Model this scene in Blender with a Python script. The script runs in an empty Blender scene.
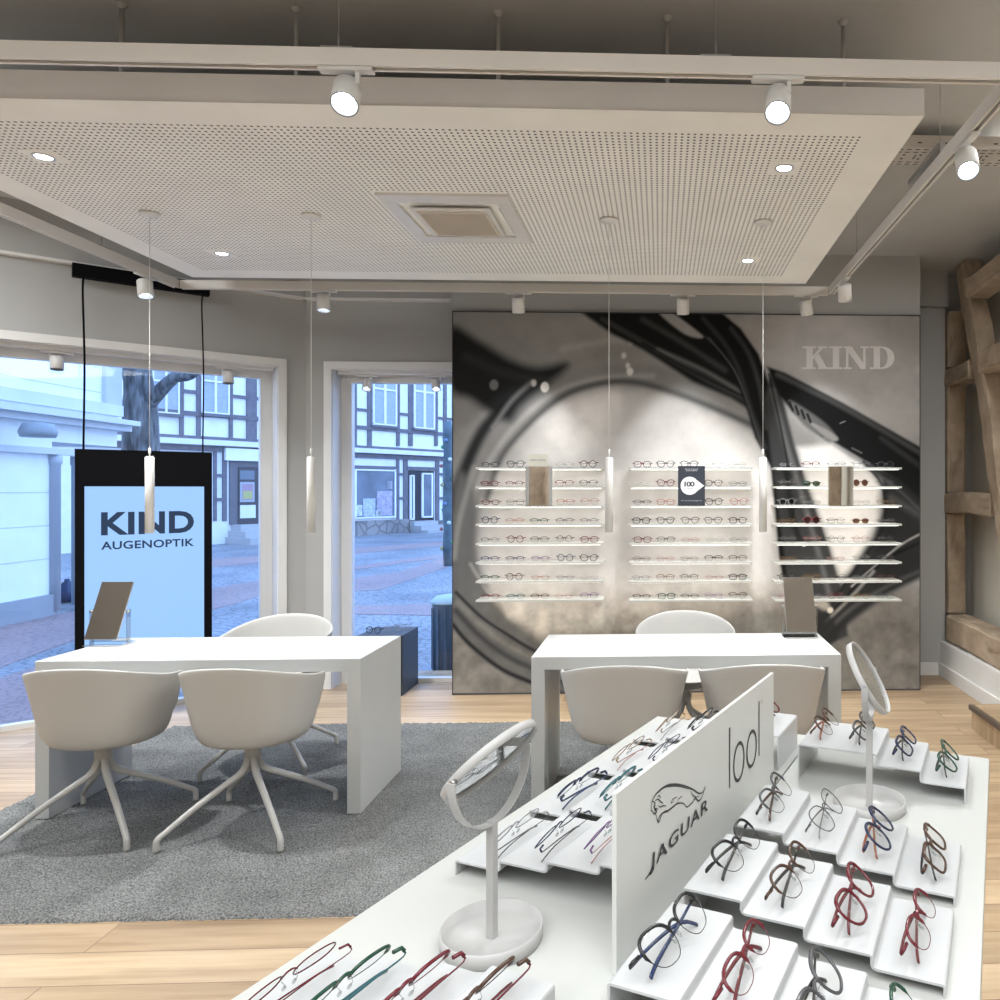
import bpy, bmesh, math, random
import numpy as np
from mathutils import Vector, Matrix
random.seed(7); rng = np.random.default_rng(5)
SC = bpy.context.scene; COL = SC.collection
R = math.radians

# ---------------------------------------------------------------- camera
CH, FPX, XP, YH, YAW = 1.53, 750.0, 689.0, 489.0, R(2.2)
cd = bpy.data.cameras.new('camera'); cam = bpy.data.objects.new('camera', cd); COL.objects.link(cam)
cam.location = (0, 0, CH); cam.rotation_euler = (R(90), 0, -YAW)
cd.sensor_width = 36; cd.lens = 36 * FPX / 1000
cd.shift_x = -(XP - 500) / 1000; cd.shift_y = (YH - 500) / 1000
cd.clip_start = .02; cd.clip_end = 300
SC.camera = cam

# ---------------------------------------------------------------- world, exposure
w = bpy.data.worlds.new('dusk'); SC.world = w; w.use_nodes = True
nt = w.node_tree; bg = nt.nodes['Background']
tc = nt.nodes.new('ShaderNodeTexCoord'); sx = nt.nodes.new('ShaderNodeSeparateXYZ'); cr = nt.nodes.new('ShaderNodeValToRGB')
nt.links.new(tc.outputs['Generated'], sx.inputs[0]); nt.links.new(sx.outputs['Z'], cr.inputs[0]); nt.links.new(cr.outputs[0], bg.inputs[0])
cr.color_ramp.elements[0].position = .0; cr.color_ramp.elements[0].color = (.42, .60, .95, 1)
cr.color_ramp.elements[1].position = .7; cr.color_ramp.elements[1].color = (.30, .52, 1.0, 1)
bg.inputs[1].default_value = 1.85
SC.view_settings.view_transform = 'Standard'; SC.view_settings.look = 'None'
SC.view_settings.exposure = 1.1; SC.view_settings.gamma = 1; SC.view_settings.use_curve_mapping = False

def area(name, loc, size, energy, col=(.94, .98, 1.0), rot=(0, 0, 0), sy=None):
    l = bpy.data.lights.new(name, 'AREA'); l.energy = energy; l.color = col; l.size = size
    if sy: l.shape = 'RECTANGLE'; l.size_y = sy
    o = bpy.data.objects.new(name, l); COL.objects.link(o); o.location = loc; o.rotation_euler = rot
    return o
area('fill_light_rear', (-.8, -.6, 3.2), 4.5, 95, sy=2.6)  # soft ambient fill added unseen behind the viewer, not a fitted luminaire
area('fill_light_right', (2.05, 3.0, 3.22), .5, 26, sy=2.2)  # added fill lamp, out of view on the right
area('fill_light_left', (-4.2, 2.9, 3.22), 1.3, 45, sy=1.8)  # added fill lamp, out of view on the left

# ---------------------------------------------------------------- geometry of rays
def ray(px, py):
    u = px - XP
    return Vector((math.sin(YAW) * FPX + math.cos(YAW) * u, math.cos(YAW) * FPX - math.sin(YAW) * u, YH - py))
def atz(px, py, z):
    d = ray(px, py); t = (z - CH) / d.z; return Vector((d.x * t, d.y * t, z))
def aty(px, py, y):
    d = ray(px, py); t = y / d.y; return Vector((d.x * t, y, CH + d.z * t))
class Plane:                                                  # a vertical plane through o along t; n is its front side
    def __init__(s, o, t, n=None):
        s.o = Vector((o[0], o[1], 0)); s.t = Vector((t[0], t[1], 0)).normalized()
        s.n = Vector((s.t.y, -s.t.x, 0)) if n is None else Vector(n).normalized()
    def px(s, px, py):
        d = ray(px, py); k = s.o.dot(s.n) / d.dot(s.n); p = d * k
        return (p - s.o).dot(s.t), CH + p.z
    def pt(s, a, z, off=0): return s.o + s.t * a + s.n * off + Vector((0, 0, z))
    def mat(s, a, z, off=0):                                  # local x along t, local y up, local z out
        p = s.pt(a, z, off)
        return Matrix(((s.t.x, 0, s.n.x, p.x), (s.t.y, 0, s.n.y, p.y), (0, 1, 0, p.z), (0, 0, 0, 1)))

# ---------------------------------------------------------------- materials
MATS = {}
def mat(name, col, rough=.5, metal=0, emit=None, es=1, spec=.5, bump=None, noise=None, coat=0):
    if name in MATS: return MATS[name]
    m = bpy.data.materials.new(name); m.use_nodes = True; n = m.node_tree; b = n.nodes['Principled BSDF']
    b.inputs['Base Color'].default_value = (*col, 1); b.inputs['Roughness'].default_value = rough
    b.inputs['Metallic'].default_value = metal; b.inputs['Specular IOR Level'].default_value = spec
    if coat: b.inputs['Coat Weight'].default_value = coat
    if emit: b.inputs['Emission Color'].default_value = (*emit, 1); b.inputs['Emission Strength'].default_value = es
    t = n.nodes.new('ShaderNodeTexCoord'); nz = n.nodes.new('ShaderNodeTexNoise'); n.links.new(t.outputs['Object'], nz.inputs['Vector'])
    sc_, amt = noise or (3, .04)
    nz.inputs['Scale'].default_value = sc_; nz.inputs['Detail'].default_value = 6
    mx = n.nodes.new('ShaderNodeMix'); mx.data_type = 'RGBA'; mx.blend_type = 'MULTIPLY'
    mr = n.nodes.new('ShaderNodeMapRange'); mr.inputs['From Min'].default_value = .3; mr.inputs['From Max'].default_value = .7
    mr.inputs['To Min'].default_value = 1 - amt; mr.inputs['To Max'].default_value = 1 + amt
    n.links.new(nz.outputs[0], mr.inputs[0]); mx.inputs[0].default_value = 1
    mx.inputs[6].default_value = (*col, 1); n.links.new(mr.outputs[0], mx.inputs[7]); n.links.new(mx.outputs[2], b.inputs['Base Color'])
    if bump:
        n2 = n.nodes.new('ShaderNodeTexNoise'); n2.inputs['Scale'].default_value = bump[0]; n2.inputs['Detail'].default_value = 8
        n.links.new(t.outputs['Object'], n2.inputs['Vector'])
        bp = n.nodes.new('ShaderNodeBump'); bp.inputs['Strength'].default_value = bump[1]; bp.inputs['Distance'].default_value = bump[2]
        n.links.new(n2.outputs[0], bp.inputs['Height']); n.links.new(bp.outputs[0], b.inputs['Normal'])
    MATS[name] = m; return m
def clearmat(name, tint, gl, rough=.02):
    if name in MATS: return MATS[name]
    m = bpy.data.materials.new(name); m.use_nodes = True; n = m.node_tree; n.nodes.clear()
    o = n.nodes.new('ShaderNodeOutputMaterial'); t = n.nodes.new('ShaderNodeBsdfTransparent'); g = n.nodes.new('ShaderNodeBsdfGlossy')
    t.inputs[0].default_value = (*tint, 1); g.inputs['Roughness'].default_value = rough
    fr = n.nodes.new('ShaderNodeLayerWeight'); fr.inputs[0].default_value = .5
    pw_ = n.nodes.new('ShaderNodeMath'); pw_.operation = 'POWER'; pw_.inputs[1].default_value = 4; n.links.new(fr.outputs['Facing'], pw_.inputs[0])
    mm = n.nodes.new('ShaderNodeMath'); mm.operation = 'MULTIPLY_ADD'; mm.inputs[1].default_value = gl * .5; mm.inputs[2].default_value = gl * .035
    n.links.new(pw_.outputs[0], mm.inputs[0]); x = n.nodes.new('ShaderNodeMixShader')
    n.links.new(mm.outputs[0], x.inputs[0]); n.links.new(t.outputs[0], x.inputs[1]); n.links.new(g.outputs[0], x.inputs[2]); n.links.new(x.outputs[0], o.inputs[0])
    MATS[name] = m; return m
M_wall = mat('grey_wall_paint', (.40, .395, .385), .8, noise=(2, .03), bump=(120, .05, .01))
M_ceil = mat('grey_ceiling_paint', (.47, .465, .455), .85)
M_trim = mat('white_trim_paint', (.70, .685, .665), .45)
M_board = mat('cream_ceiling_board', (.90, .885, .84), .7)
M_black = mat('matt_black', (.003, .003, .004), .7, spec=.08)
M_desk = mat('white_desk_laminate', (.45, .455, .447), .35, noise=(2, .01))
M_chair = mat('greige_chair_plastic', (.46, .447, .425), .45, noise=(2, .01))
M_lamp = mat('white_lamp_metal', (.70, .685, .66), .4)
M_track = mat('white_track_metal', (.76, .72, .67), .35)
M_dark = mat('dark_gap', (.05, .045, .05), .8)
M_bulb = mat('lamp_glow', (1, 1, 1), .3, emit=(.85, .93, 1.0), es=14)
M_steel = mat('brushed_steel', (.55, .55, .56), .3, 1)
M_mirror = mat('mirror_silver', (.86, .87, .87), .02, 1, noise=(1, 0))
M_count = mat('white_counter_top', (.52, .525, .50), .3, noise=(2, .01))
M_tray = mat('white_tray_acrylic', (.52, .525, .53), .3, noise=(2, .005))
M_mstand = mat('grey_white_powder_coat', (.45, .44, .43), .4)
M_shelf = mat('white_shelf', (.50, .495, .465), .35)
M_acryl = clearmat('clear_acrylic', (.80, .82, .82), 3)
M_lens = clearmat('clear_lens', (.97, .975, .97), 1.2)
M_pane = clearmat('window_glass', (.97, .98, 1), .8, .0)
M_navy = mat('navy_block', (.012, .014, .022), .5)
M_cable = mat('cable_grey', (.25, .24, .23), .5)
M_timber = None

def nodes_mat(name):
    m = bpy.data.materials.new(name); m.use_nodes = True; return m, m.node_tree, m.node_tree.nodes['Principled BSDF']
def N(n, t, **k):
    x = n.nodes.new(t)
    for a, v in k.items():
        if a.startswith('i_'): x.inputs[a[2:].replace('_', ' ')].default_value = v
        else: setattr(x, a, v)
    return x
def ramp(n, src, stops):
    r = n.nodes.new('ShaderNodeValToRGB'); n.links.new(src, r.inputs[0]); e = r.color_ramp.elements
    while len(e) < len(stops): e.new(.5)
    for q, (p, c) in zip(e, stops): q.position = p; q.color = (*c, 1)
    return r.outputs[0]
def mixc(n, a, b, f, mode='MIX'):
    x = n.nodes.new('ShaderNodeMix'); x.data_type = 'RGBA'; x.blend_type = mode
    if isinstance(f, (int, float)): x.inputs[0].default_value = f
    else: n.links.new(f, x.inputs[0])
    for i, q in ((6, a), (7, b)):
        if isinstance(q, tuple): x.inputs[i].default_value = (*q, 1)
        else: n.links.new(q, x.inputs[i])
    return x.outputs[2]
def oak():
    m, n, b = nodes_mat('oak_planks'); t = N(n, 'ShaderNodeTexCoord')
    br = N(n, 'ShaderNodeTexBrick'); br.offset = .37; br.offset_frequency = 2
    for k, v in (('Scale', 1.0), ('Mortar Size', .0018), ('Mortar Smooth', .1), ('Bias', 0.), ('Brick Width', 1.9), ('Row Height', .17)): br.inputs[k].default_value = v
    br.inputs['Color1'].default_value = (.0, .0, .0, 1); br.inputs['Color2'].default_value = (1, 1, 1, 1); br.inputs['Mortar'].default_value = (.5, .5, .5, 1)
    n.links.new(t.outputs['Object'], br.inputs['Vector'])
    mp = N(n, 'ShaderNodeMapping'); mp.inputs['Scale'].default_value = (1.6, 26, 1); n.links.new(t.outputs['Object'], mp.inputs['Vector'])
    ad = N(n, 'ShaderNodeVectorMath', operation='ADD'); sc = N(n, 'ShaderNodeVectorMath', operation='SCALE'); sc.inputs['Scale'].default_value = 9
    n.links.new(br.outputs['Color'], sc.inputs[0]); n.links.new(mp.outputs[0], ad.inputs[0]); n.links.new(sc.outputs[0], ad.inputs[1])
    nz = N(n, 'ShaderNodeTexNoise', i_Scale=1.0, i_Detail=7., i_Roughness=.62); n.links.new(ad.outputs[0], nz.inputs['Vector'])
    mp2 = N(n, 'ShaderNodeMapping'); mp2.inputs['Scale'].default_value = (.5, 5.9, 1); n.links.new(t.outputs['Object'], mp2.inputs['Vector'])
    ad2 = N(n, 'ShaderNodeVectorMath', operation='ADD'); n.links.new(mp2.outputs[0], ad2.inputs[0]); n.links.new(sc.outputs[0], ad2.inputs[1])
    n2 = N(n, 'ShaderNodeTexNoise', i_Scale=1.2, i_Detail=2.); n.links.new(ad2.outputs[0], n2.inputs['Vector'])
    grain = ramp(n, nz.outputs[0], [(.28, (.31, .22, .135)), (.5, (.43, .325, .215)), (.72, (.52, .405, .285))])
    tone = ramp(n, n2.outputs[0], [(.3, (.78, .74, .70)), (.7, (1.16, 1.14, 1.10))])
    c = mixc(n, grain, tone, 1., 'MULTIPLY')
    pl = ramp(n, br.outputs['Color'], [(0., (.84, .80, .76)), (1., (1.12, 1.12, 1.12))]); c = mixc(n, c, pl, 1., 'MULTIPLY')
    c = mixc(n, c, (.16, .10, .06), br.outputs['Fac'])
    n.links.new(c, b.inputs['Base Color']); b.inputs['Roughness'].default_value = .42
    return m
def timber():
    m, n, b = nodes_mat('old_timber'); t = N(n, 'ShaderNodeTexCoord')
    nz = N(n, 'ShaderNodeTexNoise', i_Scale=5., i_Detail=6., i_Roughness=.6); n.links.new(t.outputs['Object'], nz.inputs['Vector'])
    mp = N(n, 'ShaderNodeMapping'); mp.inputs['Scale'].default_value = (26, 2.6, 1); n.links.new(t.outputs['UV'], mp.inputs['Vector'])
    g = N(n, 'ShaderNodeTexNoise', i_Scale=1., i_Detail=5., i_Distortion=.6); n.links.new(mp.outputs[0], g.inputs['Vector'])
    c1 = ramp(n, nz.outputs[0], [(.3, (.30, .23, .16)), (.55, (.42, .325, .235)), (.75, (.49, .395, .295))])
    c2 = ramp(n, g.outputs[0], [(.30, (.55, .50, .46)), (.46, (.95, .95, .95)), (.8, (1.15, 1.12, 1.1))])
    c = mixc(n, c1, c2, .85, 'MULTIPLY'); n.links.new(c, b.inputs['Base Color']); b.inputs['Roughness'].default_value = .8
    bp = N(n, 'ShaderNodeBump', i_Strength=.5, i_Distance=.01); n.links.new(g.outputs[0], bp.inputs['Height']); n.links.new(bp.outputs[0], b.inputs['Normal'])
    return m
def cobble(name, c1, c2, scale, dark=.4):
    m, n, b = nodes_mat(name); t = N(n, 'ShaderNodeTexCoord')
    v = N(n, 'ShaderNodeTexVoronoi', i_Scale=scale); v.feature = 'DISTANCE_TO_EDGE'; n.links.new(t.outputs['Object'], v.inputs['Vector'])
    nz = N(n, 'ShaderNodeTexNoise', i_Scale=.7, i_Detail=5.); n.links.new(t.outputs['Object'], nz.inputs['Vector'])
    c = ramp(n, nz.outputs[0], [(.35, c1), (.65, c2)]); e = ramp(n, v.outputs[0], [(.0, (dark,) * 3), (.12, (1, 1, 1))])
    c = mixc(n, c, e, 1., 'MULTIPLY'); n.links.new(c, b.inputs['Base Color']); b.inputs['Roughness'].default_value = .55
    return m
def brickmat(name, c1, c2, mo, wd, rh, ms=.01, rot=0):
    m, n, b = nodes_mat(name); t = N(n, 'ShaderNodeTexCoord'); br = N(n, 'ShaderNodeTexBrick')
    mp = N(n, 'ShaderNodeMapping'); mp.inputs['Rotation'].default_value = (0, 0, rot); n.links.new(t.outputs['Object'], mp.inputs['Vector'])
    for k, v in (('Scale', 1.0), ('Mortar Size', ms), ('Brick Width', wd), ('Row Height', rh)): br.inputs[k].default_value = v
    br.inputs['Color1'].default_value = (*c1, 1); br.inputs['Color2'].default_value = (*c2, 1); br.inputs['Mortar'].default_value = (*mo, 1)
    n.links.new(mp.outputs[0], br.inputs['Vector']); n.links.new(br.outputs[0], b.inputs['Base Color']); b.inputs['Roughness'].default_value = .6
    return m
def rugmat():
    m, n, b = nodes_mat('grey_rug_pile'); t = N(n, 'ShaderNodeTexCoord')
    a = N(n, 'ShaderNodeTexNoise', i_Scale=150., i_Detail=3.); n.links.new(t.outputs['Object'], a.inputs['Vector'])
    d = N(n, 'ShaderNodeTexNoise', i_Scale=4., i_Detail=4.); n.links.new(t.outputs['Object'], d.inputs['Vector'])
    c = ramp(n, a.outputs[0], [(.36, (.09, .091, .09)), (.5, (.175, .178, .173)), (.66, (.27, .27, .262))])
    c2 = ramp(n, d.outputs[0], [(.3, (.82, .82, .82)), (.7, (1.15, 1.15, 1.15))]); c = mixc(n, c, c2, 1., 'MULTIPLY')
    n.links.new(c, b.inputs['Base Color']); b.inputs['Roughness'].default_value = .95; b.inputs['Specular IOR Level'].default_value = .1
    bp = N(n, 'ShaderNodeBump', i_Strength=.8, i_Distance=.01); n.links.new(a.outputs[0], bp.inputs['Height']); n.links.new(bp.outputs[0], b.inputs['Normal'])
    return m
M_oak = oak(); M_timber = timber(); M_rug = rugmat()

# ---------------------------------------------------------------- mesh helpers
class MB:
    def __init__(s): s.v = []; s.f = []; s.sm = []
    def add(s, vs, fs, smooth=False):
        k = len(s.v); s.v += [tuple(p) for p in vs]; s.f += [tuple(i + k for i in f) for f in fs]; s.sm += [smooth] * len(fs); return s
    def box(s, x0, y0, z0, x1, y1, z1, M=None):
        vs = [Vector((x, y, z)) for z in (z0, z1) for y in (y0, y1) for x in (x0, x1)]
        if M is not None: vs = [M @ p for p in vs]
        return s.add(vs, [(0, 2, 3, 1), (4, 5, 7, 6), (0, 1, 5, 4), (2, 6, 7, 3), (0, 4, 6, 2), (1, 3, 7, 5)])
    def prism(s, pts, z0, z1, M=None):                         # pts counter-clockwise in xy
        n = len(pts); vs = [Vector((p[0], p[1], z)) for z in (z0, z1) for p in pts]
        if M is not None: vs = [M @ p for p in vs]
        return s.add(vs, [tuple(range(n))[::-1], tuple(range(n, 2 * n))] + [(i, (i + 1) % n, n + (i + 1) % n, n + i) for i in range(n)])
    def lathe(s, prof, n=24, c=(0, 0, 0), M=None, smooth=True, cap=True):   # prof: (r, z)
        vs = []; 
        for r, z in prof:
            for i in range(n):
                a = 2 * math.pi * i / n; vs.append(Vector((c[0] + r * math.cos(a), c[1] + r * math.sin(a), c[2] + z)))
        if M is not None: vs = [M @ p for p in vs]
        fs = [(j * n + i, j * n + (i + 1) % n, (j + 1) * n + (i + 1) % n, (j + 1) * n + i) for j in range(len(prof) - 1) for i in range(n)]
        k = len(s.v); s.add(vs, fs, smooth)
        if cap and prof[0][0] > 1e-6: s.f.append(tuple(k + i for i in range(n))[::-1]); s.sm.append(False)
        if cap and prof[-1][0] > 1e-6: s.f.append(tuple(k + (len(prof) - 1) * n + i for i in range(n))); s.sm.append(False)
        return s
    def tube(s, pts, rad, n=8, closed=False, flat=None):
        pts = [Vector(p) for p in pts]; m = len(pts); rs = rad if isinstance(rad, (list, tuple)) else [rad] * m
        T = []
        for i in range(m):
            a = pts[(i - 1) % m] if (closed or i) else pts[0]; b = pts[(i + 1) % m] if (closed or i < m - 1) else pts[-1]
            T.append((b - a).normalized())
        ref = Vector((0, 0, 1)) if abs(T[0].z) < .9 else Vector((1, 0, 0)); nrm = (ref - T[0] * ref.dot(T[0])).normalized(); vs = []
        for i in range(m):
            nrm = (nrm - T[i] * nrm.dot(T[i])); nrm = nrm.normalized() if nrm.length > 1e-6 else T[i].orthogonal().normalized()
            bn = T[i].cross(nrm)
            for j in range(n):
                a = 2 * math.pi * (j + .5) / n; k1, k2 = (1, 1) if flat is None else flat
                vs.append(pts[i] + nrm * math.cos(a) * rs[i] * k1 + bn * math.sin(a) * rs[i] * k2)
        fs = [((i * n + j), (i * n + (j + 1) % n), (((i + 1) % m) * n + (j + 1) % n), (((i + 1) % m) * n + j)) for i in range(m if closed else m - 1) for j in range(n)]
        k = len(s.v); s.add(vs, fs, n > 4)
        if not closed: s.f += [tuple(k + j for j in range(n))[::-1], tuple(k + (m - 1) * n + j for j in range(n))]; s.sm += [False] * 2
        return s
    def mesh(s, name, m):
        me = bpy.data.meshes.new(name); me.from_pydata(s.v, [], s.f); me.polygons.foreach_set('use_smooth', s.sm)
        if m: me.materials.append(m)
        me.update(); return me
    def build(s, name, m, parent=None, loc=None, bevel=0, rot=None):
        o = bpy.data.objects.new(name, s.mesh(name, m)); COL.objects.link(o)
        if parent: o.parent = parent
        if loc is not None: o.location = loc
        if rot is not None: o.rotation_euler = rot
        if bevel:
            b = o.modifiers.new('bevel', 'BEVEL'); b.width = bevel; b.segments = 2; b.limit_method = 'ANGLE'
        return o
def inst(name, me, parent=None, loc=(0, 0, 0), rot=(0, 0, 0)):
    o = bpy.data.objects.new(name, me); COL.objects.link(o); o.parent = parent; o.location = loc; o.rotation_euler = rot; return o
def empty(name, loc=(0, 0, 0), rz=0):
    o = bpy.data.objects.new(name, None); COL.objects.link(o); o.location = loc; o.rotation_euler = (0, 0, rz); o.empty_display_size = .05; return o
def tag(o, label, cat, group=None, kind=None):
    o['label'] = label; o['category'] = cat
    if group: o['group'] = group
    if kind: o['kind'] = kind
    return o
def struct(o): o['kind'] = 'structure'; return o
def copy_tree(o, parent=None):
    c = o.copy(); COL.objects.link(c); c.parent = parent
    for ch in o.children: copy_tree(ch, c)
    return c
def text_mesh(name, body, m, x0, y0, x1, y1, parent=None, M=None, depth=.0008, bold=0, shear=0, space=1):
    c = bpy.data.curves.new(name, 'FONT'); c.body = body; c.size = 1; c.extrude = 0; c.offset = bold; c.space_character = space; c.resolution_u = 4
    t = bpy.data.objects.new(name, c); COL.objects.link(t); bpy.context.view_layer.update()
    me = bpy.data.meshes.new_from_object(t.evaluated_get(bpy.context.evaluated_depsgraph_get())); bpy.data.objects.remove(t)
    xs = [v.co.x for v in me.vertices]; ys = [v.co.y for v in me.vertices]; ax, bx, ay, by = min(xs), max(xs), min(ys), max(ys)
    for v in me.vertices:
        yy = (v.co.y - ay) / (by - ay); v.co.x = x0 + (v.co.x - ax) / (bx - ax) * (x1 - x0) + shear * yy * (y1 - y0); v.co.y = y0 + yy * (y1 - y0); v.co.z = depth
    me.materials.clear(); me.materials.append(m); me.name = name
    o = bpy.data.objects.new(name, me); COL.objects.link(o)
    if parent: o.parent = parent
    if M is not None: o.matrix_world = M if not parent else o.matrix_world
    if M is not None and parent: o.matrix_parent_inverse = Matrix(); o.matrix_local = M
    return o
def smooth_path(pts, k=6, closed=False):
    P = [Vector(p) for p in pts]; n = len(P); out = []
    for i in range(n if closed else n - 1):
        a = P[(i - 1) % n] if closed or i else P[0]; b = P[i]; c = P[(i + 1) % n]; d = P[(i + 2) % n] if closed or i + 2 < n else P[-1]
        for j in range(k):
            t = j / k; out.append(.5 * ((2 * b) + (c - a) * t + (2 * a - 5 * b + 4 * c - d) * t * t + (3 * b - a - 3 * c + d) * t ** 3))
    if not closed: out.append(P[-1])
    return out

# ================================================================= THE ROOM
CZ = 3.31
J = Vector((-2.71, 5.85)); TW = Vector((-.774, -.633)); NW = Vector((.633, -.774))      # corner, along the left window wall, into the room
E1 = J + TW * 4.6
foot = [(2.85, -3), (2.85, 6.4), (J.x - .2, 6.4), (J.x - .25, 5.98), (E1.x - .15, E1.y + .2), (E1.x - .15, -3)]
struct(MB().prism(foot, -.06, 0).build('floor', M_oak)); struct(MB().prism(foot, CZ, CZ + .1).build('ceiling', M_ceil))
W1 = Plane(J, TW, (NW.x, NW.y, 0))                            # s grows to the left, z up, offset into the room
def wbox(mb, P, s0, s1, z0, z1, o0, o1):
    c = [P.pt(s, z, o) for z in (z0, z1) for o in (o0, o1) for s in (s0, s1)]
    return mb.add(c, [(0, 2, 3, 1), (4, 5, 7, 6), (0, 1, 5, 4), (2, 6, 7, 3), (0, 4, 6, 2), (1, 3, 7, 5)])
OS0, OS1, OT = .30, 2.03, 2.45                                # opening of window 1 along the wall
OS0 = W1.px(278, 480)[0]; OS1 = W1.px(-12, 480)[0] + .05
WT = .24
lw = MB()
wbox(lw, W1, 0, OS0, 0, CZ, -WT, 0); wbox(lw, W1, OS0, OS1, OT, CZ, -WT, 0); wbox(lw, W1, OS1, 4.6, 0, CZ, -WT, 0)
struct(lw.build('wall_left', M_wall))
struct(wbox(MB(), W1, .0, 4.6, 2.985, CZ, 0, .05).build('trim_1', M_wall))
struct(wbox(MB(), W1, .0, 4.6, 2.967, 2.985, 0, .055).build('trim_2', M_trim))
W2 = Plane((0, 5.85), (1, 0), (0, -1, 0))
OX0 = W2.px(332, 480)[0]; OX1 = -1.42
bw = MB(); bw.box(J.x, 5.85, 0, OX0, 5.85 + WT, CZ); bw.box(OX0, 5.85, OT, OX1, 5.85 + WT, CZ); bw.box(OX1, 5.85, 0, 1.985, 6.09, CZ)
bw.box(J.x - .12, 5.93, 0, J.x, 6.09, CZ)
bw.box(1.985, 6.09, 0, 2.345, 6.3, CZ); bw.box(2.345, 6.225, 0, 2.85, 6.3, CZ); bw.box(1.985, 6.03, 3.02, 2.345, 6.09, CZ)
struct(bw.build('wall_back', M_wall))
struct(MB().box(-2.71, 5.80, 2.985, -1.56, 5.85, CZ).build('trim_3', M_wall)); struct(MB().box(-2.71, 5.795, 2.967, -1.56, 5.85, 2.985).build('trim_4', M_trim))
struct(MB().box(-1.56, 5.66, 2.845, 1.985, 5.85, CZ).build('trim_5', M_wall))          # bulkhead above the picture wall
struct(MB().box(E1.x - .15, -3, 0, E1.x, E1.y, CZ).build('wall_far_left', M_wall)); struct(MB().box(E1.x - .15, -3.1, 0, 2.85, -3, CZ).build('wall_rear', M_wall))
M_cream = mat('cream_wall_paint', (.62, .58, .50), .8)
struct(MB().box(2.62, -3, 0, 2.85, 6.225, CZ).build('wall_right', M_cream))
struct(MB().box(2.305, -3, 0, 2.62, 6.22, .28).build('trim_6', M_trim, bevel=.004))      # low white ledge under the timber sill
struct(MB().box(2.285, -3, 0, 2.305, 6.075, .105).build('baseboard_right', M_trim, bevel=.003)); struct(MB().box(1.985, 6.075, 0, 2.285, 6.09, .105).build('baseboard_back', M_trim, bevel=.003))

# windows ---------------------------------------------------------
def window(P, s0, s1, top, name, flip, panes=None):
    root = struct(empty(name, P.pt((s0 + s1) / 2, 0, -.2)))
    inv = Matrix.Translation(root.location).inverted()
    def b(nm, m, *a, bev=0):
        mb = MB(); wbox(mb, P, *a); mb.v = [tuple(inv @ Vector(v)) for v in mb.v]; o = mb.build(nm, m, root, bevel=bev); return o
    f = .085; g0, g1 = -.215, -.155
    fr = MB()
    for a in ((s0, s0 + f, .0, top, g0, g1), (s1 - f, s1, 0, top, g0, g1), (s0 + f, s1 - f, top - f, top, g0, g1), (s0 + f, s1 - f, 0, .035, g0, g1)): wbox(fr, P, *a)
    fr.v = [tuple(inv @ Vector(v)) for v in fr.v]; fr.build('window_frame', M_trim, root)
    b('glass_pane', M_pane, s0 + f, s1 - f, .035, top - f, -.19, -.182)
    cs = MB(); c = .055
    for a in ((s0 - c, s0, 0, top + c, 0, .02), (s1, s1 + c, 0, top + c, 0, .02), (s0, s1, top, top + c, 0, .02)): wbox(cs, P, *a)
    cs.v = [tuple(inv @ Vector(v)) for v in cs.v]; cs.build('window_casing', M_trim, root)
    rv = MB(); d = .006
    for a in ((s0, s0 + d, 0, top, -WT, 0), (s1 - d, s1, 0, top, -WT, 0), (s0 + d, s1 - d, top - d, top, -WT, 0)): wbox(rv, P, *a)
    wbox(rv, P, s0 + .02, s1 - .02, top - .03, top - d, -.10, -.05)
    rv.v = [tuple(inv @ Vector(v)) for v in rv.v]; rv.build('window_reveal', M_trim, root)
    return root
window(W1, OS0, OS1, OT, 'window_1', 0); window(W2, OX0, OX1, OT, 'window_2', 0)

# timber frame on the right ----------------------------------------
def beam(name, pts, wx, wz, label, up='z', jit=.012):
    """a hewn beam of section wx (along X) by wz (in plane) along pts (2 points)"""
    a, b = Vector(pts[0]), Vector(pts[1]); d = (b - a); L = d.length; d.normalize(); X = Vector((1, 0, 0)); Nn = d.cross(X).normalized()
    bm = bmesh.new(); uvl = bm.loops.layers.uv.new('UVMap'); seg = max(4, int(L / .12)); rings = []
    r1 = random.Random(name + label)
    sec = [(-1, -.82), (-.82, -1), (.82, -1), (1, -.82), (1, .82), (.82, 1), (-.82, 1), (-1, .82)]
    ph = r1.random() * 6
    for i in range(seg + 1):
        c = a + d * L * i / seg + Nn * math.sin(i * .5 + ph) * jit * .6; rings.append([bm.verts.new(c + X * (sx_ * wx / 2 + r1.uniform(-1, 1) * jit * .35) + Nn * (sy_ * wz / 2 + r1.uniform(-1, 1) * jit * .4)) for sx_, sy_ in sec])
    for i in range(seg):
        for j in range(8):
            f = bm.faces.new((rings[i][j], rings[i][(j + 1) % 8], rings[i + 1][(j + 1) % 8], rings[i + 1][j]))
            for l, (uu, vv) in zip(f.loops, ((j, i), (j + 1, i), (j + 1, i + 1), (j, i + 1))): l[uvl].uv = (uu * .05 + ph, vv * L / seg)
    for rr in (rings[0][::-1], rings[-1]):
        f = bm.faces.new(rr)
        for l in f.loops: l[uvl].uv = (l.vert.co.y * .5, l.vert.co.z * .5)
    bmesh.ops.recalc_face_normals(bm, faces=bm.faces); me = bpy.data.meshes.new(name); bm.to_mesh(me); bm.free(); me.materials.append(M_timber)
    o = bpy.data.objects.new(name, me); COL.objects.link(o); return tag(o, label, 'beam', 'timber frame at the right wall')
XT = 2.33 + .09
beam('timber_sill', [(XT, 6.03, .395), (XT, -1.0, .395)], .18, .225, 'long heavy timber sill beam resting on the low white ledge')
XP_ = 2.43
beam('timber_post', [(XP_, 6.13, .515), (XP_, 6.13, 1.325)], .15, .15, 'short corner post between the bottom sill beam and the lower rail')
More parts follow.
